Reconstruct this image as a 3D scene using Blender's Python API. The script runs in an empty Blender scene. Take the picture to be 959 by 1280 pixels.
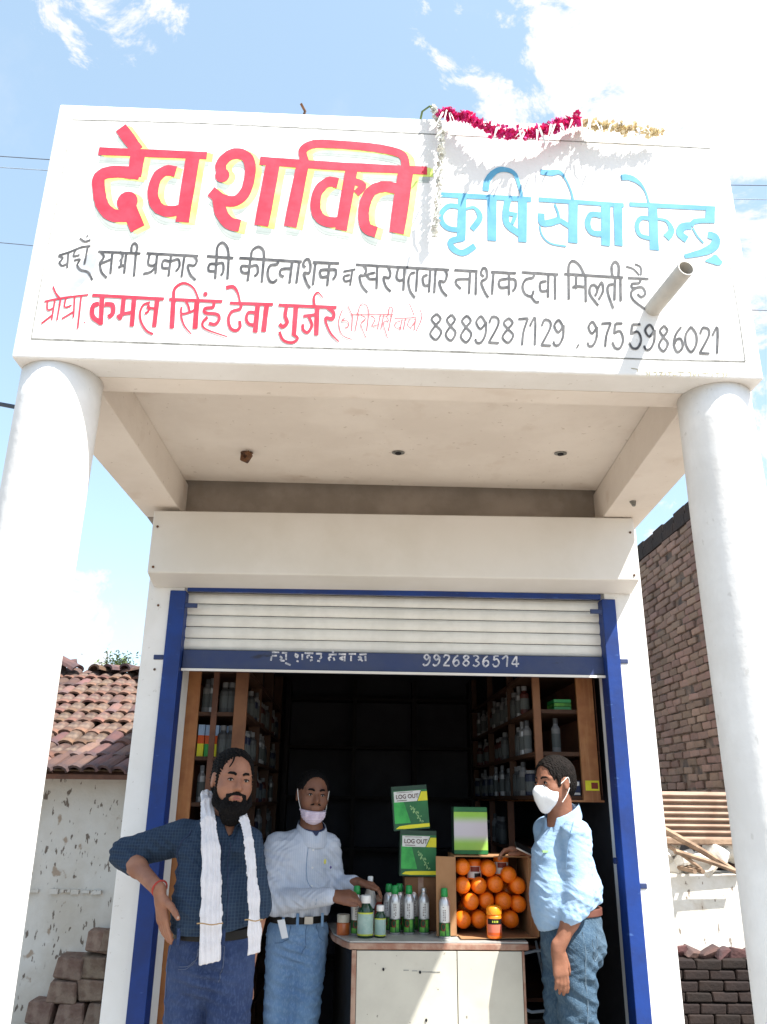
import bpy, math, random
import numpy as np
from mathutils import Vector, Matrix
random.seed(7)
rng = np.random.default_rng(7)
C = bpy.context.scene.collection
SC = bpy.context.scene
R = math.radians

# ------------------------------------------------------------------ camera
cam_d = bpy.data.cameras.new("camera")
cam = bpy.data.objects.new("camera", cam_d)
C.objects.link(cam)
yaw, pit, rol = R(1.972), R(19.725), R(0.700)
fw = Vector((math.sin(yaw)*math.cos(pit), math.cos(yaw)*math.cos(pit), math.sin(pit)))
rt = Vector((math.cos(yaw), -math.sin(yaw), 0))
up = rt.cross(fw)
r2 = rt*math.cos(rol) + up*math.sin(rol)
u2 = -rt*math.sin(rol) + up*math.cos(rol)
m = Matrix((r2, u2, -fw)).transposed().to_4x4()
m.translation = (0, -2.2395, 1.45)
cam.matrix_world = m
cam_d.sensor_fit = 'VERTICAL'
cam_d.sensor_height = 36
cam_d.lens = 1001.48/1280*36
cam_d.clip_start = 0.05
cam_d.clip_end = 3000
SC.camera = cam

# ------------------------------------------------------------------ light
SUN = Vector((0.50, -0.44, 1.0)).normalized()          # towards the sun
EL = math.asin(SUN.z)
AZ = math.atan2(SUN.x, SUN.y)                           # from +Y towards +X
w = bpy.data.worlds.new("World"); SC.world = w; w.use_nodes = True
N = w.node_tree.nodes; Lk = w.node_tree.links
N.clear()
def wn(t, **k):
    n = N.new(t)
    for a, b in k.items(): setattr(n, a, b)
    return n
sky = wn('ShaderNodeTexSky', sky_type='NISHITA', sun_disc=False, sun_elevation=EL, sun_rotation=AZ)
sky.air_density = 1.0; sky.dust_density = 1.6; sky.ozone_density = 1.0
tc = wn('ShaderNodeTexCoord')
nz = wn('ShaderNodeTexNoise'); nz.inputs['Scale'].default_value = 3.2; nz.inputs['Detail'].default_value = 8; nz.inputs['Roughness'].default_value = .62
Lk.new(tc.outputs['Generated'], nz.inputs['Vector'])
def cmath(op, a, b=None, c=None, clamp=False):
    n = wn('ShaderNodeMath', operation=op, use_clamp=clamp)
    for i, v in enumerate((a, b, c)):
        if v is None: continue
        if hasattr(v, 'links'): Lk.new(v, n.inputs[i])
        else: n.inputs[i].default_value = v
    return n.outputs[0]
nzv = nz.outputs['Fac']
nz2 = wn('ShaderNodeTexNoise'); nz2.inputs['Scale'].default_value = 9.; nz2.inputs['Detail'].default_value = 10; nz2.inputs['Roughness'].default_value = .66; nz2.inputs['Distortion'].default_value = .5
Lk.new(tc.outputs['Generated'], nz2.inputs['Vector'])
nzh = nz2.outputs['Fac']
total = cmath('MULTIPLY_ADD', nzv, 1.0, -0.60)          # open sky elsewhere keeps a few clouds
for d, c0, gain in (((.52, .50, .69), .893, 11.0), ((.62, .67, .42), .86, 4.0), ((-.275, .590, .760), .9974, 300.0),
                    ((-.30, .94, .15), .994, 70.0), ((-.8, -.3, .5), .96, 8.0)):
    v = Vector(d).normalized()
    dp = wn('ShaderNodeVectorMath', operation='DOT_PRODUCT')
    Lk.new(tc.outputs['Generated'], dp.inputs[0]); dp.inputs[1].default_value = v
    a = cmath('MULTIPLY_ADD', dp.outputs['Value'], gain, -gain*c0)
    a = cmath('ADD', a, cmath('MULTIPLY_ADD', nzh, 5.0, -2.75))
    total = cmath('MAXIMUM', total, a)
mask = wn('ShaderNodeMapRange', interpolation_type='SMOOTHSTEP'); Lk.new(total, mask.inputs[0])
mask.inputs[1].default_value = -.05; mask.inputs[2].default_value = .42
mx = wn('ShaderNodeMix', data_type='RGBA')
Lk.new(mask.outputs[0], mx.inputs['Factor'])
hz = wn('ShaderNodeMix', data_type='RGBA', blend_type='ADD'); hz.inputs['Factor'].default_value = 1
Lk.new(sky.outputs[0], hz.inputs[6]); hz.inputs[7].default_value = (1.15, 1.55, 1.6, 1)   # thin high veil
Lk.new(hz.outputs[2], mx.inputs[6]); mx.inputs[7].default_value = (4.6, 4.6, 4.7, 1)
bg = wn('ShaderNodeBackground'); bg.inputs['Strength'].default_value = 0.09
out = wn('ShaderNodeOutputWorld')
Lk.new(mx.outputs[2], bg.inputs[0]); Lk.new(bg.outputs[0], out.inputs[0])

sd = bpy.data.lights.new("sun", 'SUN'); sd.energy = 4.6; sd.angle = R(.55); sd.color = (1, .965, .90)
so = bpy.data.objects.new("sun", sd); C.objects.link(so)
so.rotation_euler = SUN.to_track_quat('Z', 'Y').to_euler(); so.location = (6, -6, 12)
SC.view_settings.view_transform = 'Standard'; SC.view_settings.look = 'None'
SC.view_settings.exposure = 1.42; SC.view_settings.gamma = 1
SC.render.engine = 'CYCLES'
try:
    SC.cycles.use_denoising = True
    SC.cycles.max_bounces = 8; SC.cycles.diffuse_bounces = 5
except Exception: pass

# ------------------------------------------------------------------ materials
def mat(name, col, rough=.8, col2=None, scale=6., var=1., bump=0., bscale=60., metal=0., spec=.3, rnd=0., detail=6., pits=0., trans=0., alpha=1., thr=(.35, .65), sss=0.):
    m = bpy.data.materials.new(name); m.use_nodes = True
    n = m.node_tree.nodes; l = m.node_tree.links
    b = n['Principled BSDF']
    b.inputs['Roughness'].default_value = rough; b.inputs['Metallic'].default_value = metal
    b.inputs['Specular IOR Level'].default_value = spec
    if sss: b.inputs['Subsurface Weight'].default_value = sss; b.inputs['Subsurface Radius'].default_value = (.02, .008, .004)
    if trans: b.inputs['Transmission Weight'].default_value = trans
    if alpha < 1: b.inputs['Alpha'].default_value = alpha
    col2 = col2 or tuple(c*.78 for c in col)
    t = n.new('ShaderNodeTexCoord')
    no = n.new('ShaderNodeTexNoise'); no.inputs['Scale'].default_value = scale; no.inputs['Detail'].default_value = detail
    no.inputs['Roughness'].default_value = .6
    l.new(t.outputs['Object'], no.inputs['Vector'])
    mr = n.new('ShaderNodeMapRange'); mr.interpolation_type = 'SMOOTHSTEP'
    mr.inputs[1].default_value, mr.inputs[2].default_value = thr
    l.new(no.outputs['Fac'], mr.inputs[0])
    mix = n.new('ShaderNodeMix'); mix.data_type = 'RGBA'
    mix.inputs[6].default_value = (*col, 1); mix.inputs[7].default_value = (*[a+(b_-a)*var for a, b_ in zip(col, col2)], 1)
    l.new(mr.outputs[0], mix.inputs['Factor'])
    res = mix.outputs[2]
    if rnd:
        oi = n.new('ShaderNodeObjectInfo')
        r_ = n.new('ShaderNodeMapRange'); r_.inputs[3].default_value = 1-rnd; r_.inputs[4].default_value = 1+rnd
        l.new(oi.outputs['Random'], r_.inputs[0])
        hs = n.new('ShaderNodeHueSaturation'); l.new(r_.outputs[0], hs.inputs['Value']); l.new(res, hs.inputs['Color'])
        rr = n.new('ShaderNodeMapRange'); rr.inputs[3].default_value = .5-rnd*.06; rr.inputs[4].default_value = .5+rnd*.06
        ml = n.new('ShaderNodeMath'); ml.operation = 'FRACT'; mm = n.new('ShaderNodeMath'); mm.operation = 'MULTIPLY'; mm.inputs[1].default_value = 17.3
        l.new(oi.outputs['Random'], mm.inputs[0]); l.new(mm.outputs[0], ml.inputs[0]); l.new(ml.outputs[0], rr.inputs[0]); l.new(rr.outputs[0], hs.inputs['Hue'])
        res = hs.outputs[0]
    l.new(res, b.inputs['Base Color'])
    if bump:
        n2 = n.new('ShaderNodeTexNoise'); n2.inputs['Scale'].default_value = bscale; n2.inputs['Detail'].default_value = 4
        l.new(t.outputs['Object'], n2.inputs['Vector'])
        bp = n.new('ShaderNodeBump'); bp.inputs['Strength'].default_value = bump; bp.inputs['Distance'].default_value = .01
        l.new(n2.outputs['Fac'], bp.inputs['Height']); l.new(bp.outputs[0], b.inputs['Normal'])
    return m
def nodes(m): return m.node_tree.nodes, m.node_tree.links, m.node_tree.nodes['Principled BSDF']
def overlay(m, src_fn, col):
    """put a second colour over a material where src_fn's factor is 1"""
    n, l, b = nodes(m)
    prev = b.inputs['Base Color'].links[0].from_socket
    mix = n.new('ShaderNodeMix'); mix.data_type = 'RGBA'
    l.new(prev, mix.inputs[6]); mix.inputs[7].default_value = (*col, 1)
    l.new(src_fn(n, l), mix.inputs['Factor']); l.new(mix.outputs[2], b.inputs['Base Color'])
def noise_mask(scale, lo, hi, stretch=(1, 1, 1), detail=5, amt=1.):
    def f(n, l):
        t = n.new('ShaderNodeTexCoord'); mp = n.new('ShaderNodeMapping'); mp.inputs['Scale'].default_value = stretch
        no = n.new('ShaderNodeTexNoise'); no.inputs['Scale'].default_value = scale; no.inputs['Detail'].default_value = detail
        l.new(t.outputs['Object'], mp.inputs[0]); l.new(mp.outputs[0], no.inputs['Vector'])
        mr = n.new('ShaderNodeMapRange'); mr.inputs[1].default_value = lo; mr.inputs[2].default_value = hi; mr.inputs[4].default_value = amt
        l.new(no.outputs['Fac'], mr.inputs[0]); return mr.outputs[0]
    return f
def band_mask(axis, period, duty, amt=1., off=0.):
    def f(n, l):
        t = n.new('ShaderNodeTexCoord'); s = n.new('ShaderNodeSeparateXYZ'); l.new(t.outputs['Object'], s.inputs[0])
        a = n.new('ShaderNodeMath'); a.operation = 'MULTIPLY_ADD'; a.inputs[1].default_value = 1/period; a.inputs[2].default_value = off
        l.new(s.outputs[axis], a.inputs[0])
        fr = n.new('ShaderNodeMath'); fr.operation = 'FRACT'; l.new(a.outputs[0], fr.inputs[0])
        c = n.new('ShaderNodeMath'); c.operation = 'LESS_THAN'; c.inputs[1].default_value = duty; l.new(fr.outputs[0], c.inputs[0])
        g = n.new('ShaderNodeMath'); g.operation = 'MULTIPLY'; g.inputs[1].default_value = amt; l.new(c.outputs[0], g.inputs[0])
        return g.outputs[0]
    return f
M = {}
M['white'] = mat('whitewash', (.76, .755, .745), .85, (.70, .69, .67), 3.0, 1, .25, 25)
overlay(M['white'], noise_mask(1.6, .6, .8, (1, 1, .35), 6, .5), (.60, .57, .52))
overlay(M['white'], noise_mask(55, .70, .74, (1, 1, 1), 2, .5), (.50, .48, .44))
M['column'] = mat('lime_washed_column', (.76, .755, .745), .9, (.68, .67, .655), 5, 1, .16, 30)
overlay(M['column'], noise_mask(2.6, .54, .70, (1.5, 1.5, .5), 7, .6), (.60, .58, .545)); overlay(M['column'], noise_mask(30, .66, .71, (1, 1, .7), 4, .35), (.42, .40, .37))
M['soffit'] = mat('soffit_paint', (.735, .68, .62), .9, (.67, .61, .55), 2.4, 1, .3, 18)
overlay(M['soffit'], noise_mask(5, .60, .74, (1, 1, 1), 6, .6), (.55, .46, .385)); overlay(M['soffit'], noise_mask(38, .68, .72, (1, 1, 1), 4, .5), (.40, .33, .27))
M['steel'] = mat('painted_sheet_steel', (.69, .675, .65), .5, (.62, .60, .56), 1.6, 1, .05, 8, spec=.4)
M['slat'] = mat('shutter_slat_steel', (.74, .735, .70), .45, (.66, .655, .62), 9, 1, .05, 30, spec=.45)
M['blue'] = mat('blue_enamel', (.008, .038, .20), .5, (.010, .030, .14), 6, 1, .15, 22, spec=.3)
overlay(M['blue'], noise_mask(14, .66, .74, (1, 1, 4), 5, .45), (.09, .18, .42))
M['rail'] = mat('navy_rail_paint', (.018, .035, .115), .5, (.03, .045, .11), 7, 1, .15, 30, spec=.4)
overlay(M['rail'], noise_mask(9, .64, .74, (1, 1, 3), 5, .7), (.012, .012, .014))
M['red'] = mat('red_sign_paint', (.50, .024, .052), .7, (.60, .042, .075), 14, 1, .05)
M['yellow'] = mat('yellow_sign_paint', (.56, .68, .14), .7, (.62, .70, .26), 12)
M['greysh'] = mat('grey_sign_paint', (.30, .345, .33), .8, (.38, .41, .39), 12)
M['skyblue'] = mat('blue_sign_paint', (.065, .26, .43), .7, (.10, .33, .50), 10)
M['black'] = mat('black_sign_paint', (.05, .052, .058), .7, (.11, .11, .115), 30)
M['thinred'] = mat('thin_red_paint', (.46, .06, .08), .7, (.56, .13, .15), 30)
M['greyline'] = mat('grey_pencil_line', (.12, .12, .11), .8, (.30, .30, .28), 25)
M['paleink'] = mat('pale_signature_paint', (.38, .35, .25), .8)
M['rail_text'] = mat('white_stencil_paint', (.62, .62, .66), .7, (.3, .32, .38), 60)
M['pvc'] = mat('grey_pvc_pipe', (.38, .37, .345), .5, (.46, .44, .40), 9, 1, .1)
M['dark'] = mat('dark_inside', (.02, .02, .024), .9)
M['rust'] = mat('rusty_iron', (.16, .075, .035), .85, (.08, .05, .04), 30, 1, .4)
M['wood'] = mat('orange_brown_plywood', (.36, .155, .06), .6, (.26, .10, .04), 7, 1, .1, 40)
overlay(M['wood'], noise_mask(6, .5, .7, (9, 9, .7), 4, .5), (.44, .22, .095))
M['darkwood'] = mat('dark_rack_wood', (.14, .06, .035), .65, (.09, .04, .025), 8, 1, .1, 40)
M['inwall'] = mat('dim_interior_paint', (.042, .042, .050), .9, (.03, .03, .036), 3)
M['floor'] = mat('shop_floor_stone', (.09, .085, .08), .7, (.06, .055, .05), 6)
M['ground'] = mat('dusty_ground', (.235, .20, .165), .95, (.19, .16, .13), 1.2, 1, .5, 12)
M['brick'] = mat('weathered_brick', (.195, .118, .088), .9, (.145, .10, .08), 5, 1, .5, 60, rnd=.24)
M['brickdark'] = mat('dark_brick', (.024, .014, .011), .9, (.016, .011, .010), 6, 1, .5, 60, rnd=.2)  # very dark brown brick
M['mortar'] = mat('old_mortar', (.15, .105, .08), .95, (.05, .04, .036), 8, 1, .6, 50)
M['adobe'] = mat('mud_brick', (.25, .18, .135), .95, (.16, .10, .075), 14, 1, 1, 38, rnd=.2)
M['tile'] = mat('country_roof_tile', (.15, .078, .053), .85, (.065, .047, .042), 6, 1, .5, 50, rnd=.32)
overlay(M['tile'], noise_mask(9, .58, .72, (1, 1, 1), 5, .6), (.25, .185, .14))
M['tiledark'] = mat('dark_roof_tile', (.075, .05, .052), .85, (.13, .07, .06), 7, 1, .5, 50, rnd=.4)
M['mud'] = mat('chalky_mud_wall', (.60, .575, .53), .95, (.50, .455, .39), 2.2, 1, .6, 20)
overlay(M['mud'], noise_mask(9, .64, .69, (1, 1, .8), 7, .85), (.30, .22, .155))
overlay(M['mud'], noise_mask(24, .63, .67, (1.4, 1.4, .55), 3, .9), (.12, .09, .07))
M['tin'] = mat('corrugated_tin', (.30, .21, .155), .6, (.22, .14, .10), 7, 1, .1, 30, spec=.4)
M['timber'] = mat('weathered_timber', (.32, .22, .15), .85, (.18, .12, .08), 12, 1, .4, 40)
M['rope'] = mat('power_cable', (.03, .035, .05), .6); M['wire'] = mat('weathered_grey_wire', (.12, .14, .18), .6); M['lintel'] = mat('dark_lintel_coat', (.36, .315, .275), .95, (.28, .245, .21), 5, 1, .3, 30)
M['pale_cable'] = mat('pale_cable', (.34, .42, .52), .6)
M['leaf'] = mat('leaf_green', (.075, .13, .035), .7, (.11, .15, .05), 5, rnd=.3)
M['bark'] = mat('bark', (.16, .11, .07), .9)
M['pink'] = mat('magenta_flower', (.62, .012, .15), .7, (.72, .05, .26), 40, 1, rnd=.25)
M['cream'] = mat('cream_flower', (.74, .60, .34), .7, (.78, .70, .52), 40, 1, rnd=.12)
M['petalwhite'] = mat('white_flower', (.74, .74, .72), .7, (.62, .63, .58), 40, 1, rnd=.08)

# ------------------------------------------------------------------ object helpers
ORG = {}
def org(o):
    return ORG.get(o.name, np.zeros(3)) if o is not None else np.zeros(3)
def newmesh(name, V, F, mats, smooth=False, mi=None):
    me = bpy.data.meshes.new(name)
    V = np.asarray(V, dtype=np.float32)
    if isinstance(F, np.ndarray):
        n, k = F.shape
        me.vertices.add(len(V)); me.vertices.foreach_set('co', V.ravel())
        me.loops.add(n*k); me.loops.foreach_set('vertex_index', F.astype(np.int32).ravel())
        me.polygons.add(n); me.polygons.foreach_set('loop_start', np.arange(0, n*k, k, dtype=np.int32))
        me.update(calc_edges=True)
    else:
        me.from_pydata(V.tolist(), [], F)
    for m_ in (mats if isinstance(mats, (list, tuple)) else [mats]): me.materials.append(m_)
    if mi is not None: me.polygons.foreach_set('material_index', np.asarray(mi, dtype=np.int32))
    if smooth: me.polygons.foreach_set('use_smooth', [True]*len(me.polygons))
    me.update()
    return me
def tag(o, label=None, cat=None, group=None, kind=None):
    if label: o['label'] = label
    if cat: o['category'] = cat
    if group: o['group'] = group
    if kind: o['kind'] = kind
    return o
def thing(name, loc, label, cat, group=None):
    o = bpy.data.objects.new(name, None); C.objects.link(o); o.location = loc; o.empty_display_size = .1
    ORG[o.name] = np.array(loc, dtype=float)
    return tag(o, label, cat, group)
def put(name, V, F, mats, parent=None, smooth=False, mi=None, label=None):
    """mesh given in world coordinates, stored relative to its parent's base"""
    p = org(parent)
    o = bpy.data.objects.new(name, newmesh(name, np.asarray(V, float)-p, F, mats, smooth, mi)); C.objects.link(o)
    if parent is not None: o.parent = parent
    ORG[o.name] = p
    if label: o['label'] = label
    return o
def inst(name, me, loc, parent, rot=(0, 0, 0), scale=(1, 1, 1)):
    o = bpy.data.objects.new(name, me); C.objects.link(o); o.parent = parent
    o.location = np.asarray(loc, float)-org(parent); o.rotation_euler = rot; o.scale = scale
    return o
def copy_tree(o, loc=None, rot=None, parent=None):
    c = o.copy(); C.objects.link(c)
    if parent is not None: c.parent = parent
    if loc is not None: c.location = loc
    if rot is not None: c.rotation_euler = rot
    ORG[c.name] = np.array(c.location)
    for ch in list(o.children): copy_tree(ch, parent=c)
    return c
def hexa(P):
    """8 corners: bottom 4 ccw, top 4 ccw"""
    return P, [(3, 2, 1, 0), (4, 5, 6, 7), (0, 1, 5, 4), (1, 2, 6, 5), (2, 3, 7, 6), (3, 0, 4, 7)]
def boxv(x0, x1, y0, y1, z0, z1):
    return hexa([(x0, y0, z0), (x1, y0, z0), (x1, y1, z0), (x0, y1, z0), (x0, y0, z1), (x1, y0, z1), (x1, y1, z1), (x0, y1, z1)])
def box(name, x0, x1, y0, y1, z0, z1, m_, parent=None, bev=0., label=None):
    V, F = boxv(x0, x1, y0, y1, z0, z1)
    o = put(name, V, F, m_, parent, label=label)
    if bev:
        b = o.modifiers.new('bevel', 'BEVEL'); b.width = bev; b.segments = 2; b.limit_method = 'ANGLE'
    return o
def lathe(profile, seg=20, axis='z'):
    """profile: (r, h) from bottom to top"""
    V = []; F = []
    for r_, h in profile:
        for i in range(seg):
            a = 2*math.pi*i/seg; V.append((r_*math.cos(a), r_*math.sin(a), h))
    n = len(profile)
    for j in range(n-1):
        for i in range(seg):
            k = (i+1) % seg; F.append((j*seg+i, j*seg+k, (j+1)*seg+k, (j+1)*seg+i))
    F.append(tuple(range(seg))[::-1]); F.append(tuple((n-1)*seg+i for i in range(seg)))
    return V, F
def tube(P, r, seg=8, close=True):
    P = [np.array(p, float) for p in P]; V = []; F = []
    rr = r if hasattr(r, '__len__') else [r]*len(P)
    for i, p in enumerate(P):
        t = P[min(i+1, len(P)-1)]-P[max(i-1, 0)]; t /= np.linalg.norm(t)
        a = np.cross(t, (0, 0, 1.)) if abs(t[2]) < .95 else np.cross(t, (1., 0, 0)); a /= np.linalg.norm(a); b = np.cross(t, a)
        for k in range(seg):
            an = 2*math.pi*k/seg; V.append(p+rr[i]*(math.cos(an)*a+math.sin(an)*b))
    for j in range(len(P)-1):
        for k in range(seg):
            q = (k+1) % seg; F.append((j*seg+k, j*seg+q, (j+1)*seg+q, (j+1)*seg+k))
    if close: F.append(tuple(range(seg))); F.append(tuple((len(P)-1)*seg+k for k in range(seg))[::-1])
    return V, F
def join(parts):
    V = []; F = []; mi = []
    for idx, pt in enumerate(parts):
        v, f = pt[0], pt[1]; mm = pt[2] if len(pt) > 2 else 0
        o = len(V); V += [tuple(p) for p in v]; F += [tuple(i+o for i in q) for q in f]; mi += [mm]*len(f)
    return V, F, mi
def stone_mesh(name, sx, sy, sz, mtl, seed, j=.006, ch=.008):
    """a worn block: chamfered box, corners knocked about"""
    rr = random.Random(seed); V = []
    for ax in range(3):
        pass
    pts = []
    for dx in (-1, 1):
        for dy in (-1, 1):
            for dz in (-1, 1):
                cx, cy, cz = dx*sx/2+rr.uniform(-j, j), dy*sy/2+rr.uniform(-j, j), dz*sz/2+rr.uniform(-j, j)
                pts += [(cx-dx*ch, cy, cz-dz*ch), (cx, cy-dy*ch, cz-dz*ch), (cx-dx*ch, cy-dy*ch, cz)]
    import bmesh
    bm = bmesh.new()
    for p in pts: bm.verts.new(p)
    bmesh.ops.convex_hull(bm, input=bm.verts)
    bmesh.ops.dissolve_limit(bm, angle_limit=.05, verts=bm.verts, edges=bm.edges)
    me = bpy.data.meshes.new(name); bm.to_mesh(me); bm.free(); me.materials.append(mtl)
    return me
def catmull(P, n=5):
    P = [np.array(p, float) for p in P]
    if len(P) < 3:
        return P
    out = []
    for i in range(len(P)-1):
        p0 = P[max(i-1, 0)]; p1 = P[i]; p2 = P[i+1]; p3 = P[min(i+2, len(P)-1)]
        for k in range(n):
            t = k/n
            out.append(.5*((2*p1)+(p2-p0)*t+(2*p0-5*p1+4*p2-p3)*t*t+(3*p1-p0-3*p2+p3)*t**3))
    out.append(P[-1]); return out
def ribbon(pts, A, y0, dx=0., dz=0., grow=1., sub=5, rough=.0):
    """flat painted stroke in the plane Y=y0; pts (x, z, width) in metres"""
    V = []; F = []
    if len(pts) == 1:
        x, z, w_ = pts[0]; n = 16
        for k in range(n):
            a = 2*math.pi*k/n; V.append((x+dx+w_*grow/2*math.cos(a), y0, z+dz+A*w_*grow/2*math.sin(a)))
        return V, [tuple(range(n))]
    Q = catmull(pts, sub) if len(pts) > 2 else [np.array(pts[0], float), np.array(pts[1], float)]
    if len(Q) == 2: Q = [Q[0]+(Q[1]-Q[0])*t for t in (0, .25, .5, .75, 1)]
    for i, q in enumerate(Q):
        t = Q[min(i+1, len(Q)-1)]-Q[max(i-1, 0)]
        tx, tz = t[0], t[1]/A; L = math.hypot(tx, tz) or 1e-6
        nx, nz_ = -tz/L, tx/L; h = q[2]*grow/2*(1+random.uniform(-rough, rough))
        yy = y0-.000004*i
        V.append((q[0]+dx+nx*h, yy, q[1]+dz+A*nz_*h)); V.append((q[0]+dx-nx*h, yy, q[1]+dz-A*nz_*h))
        if i: F.append((2*i-2, 2*i-1, 2*i+1, 2*i))
    return V, F
def ribbons(name, strokes, m_, parent, A, y0, dx=0, dz=0, grow=1, step=.00012, rough=0., label=None):
    P = []
    for k, s in enumerate(strokes):
        P.append(ribbon(s, A, y0-step*k, dx, dz, grow, rough=rough))
    V, F, _ = join(P)
    return put(name, V, F, m_, parent, label=label)
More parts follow.
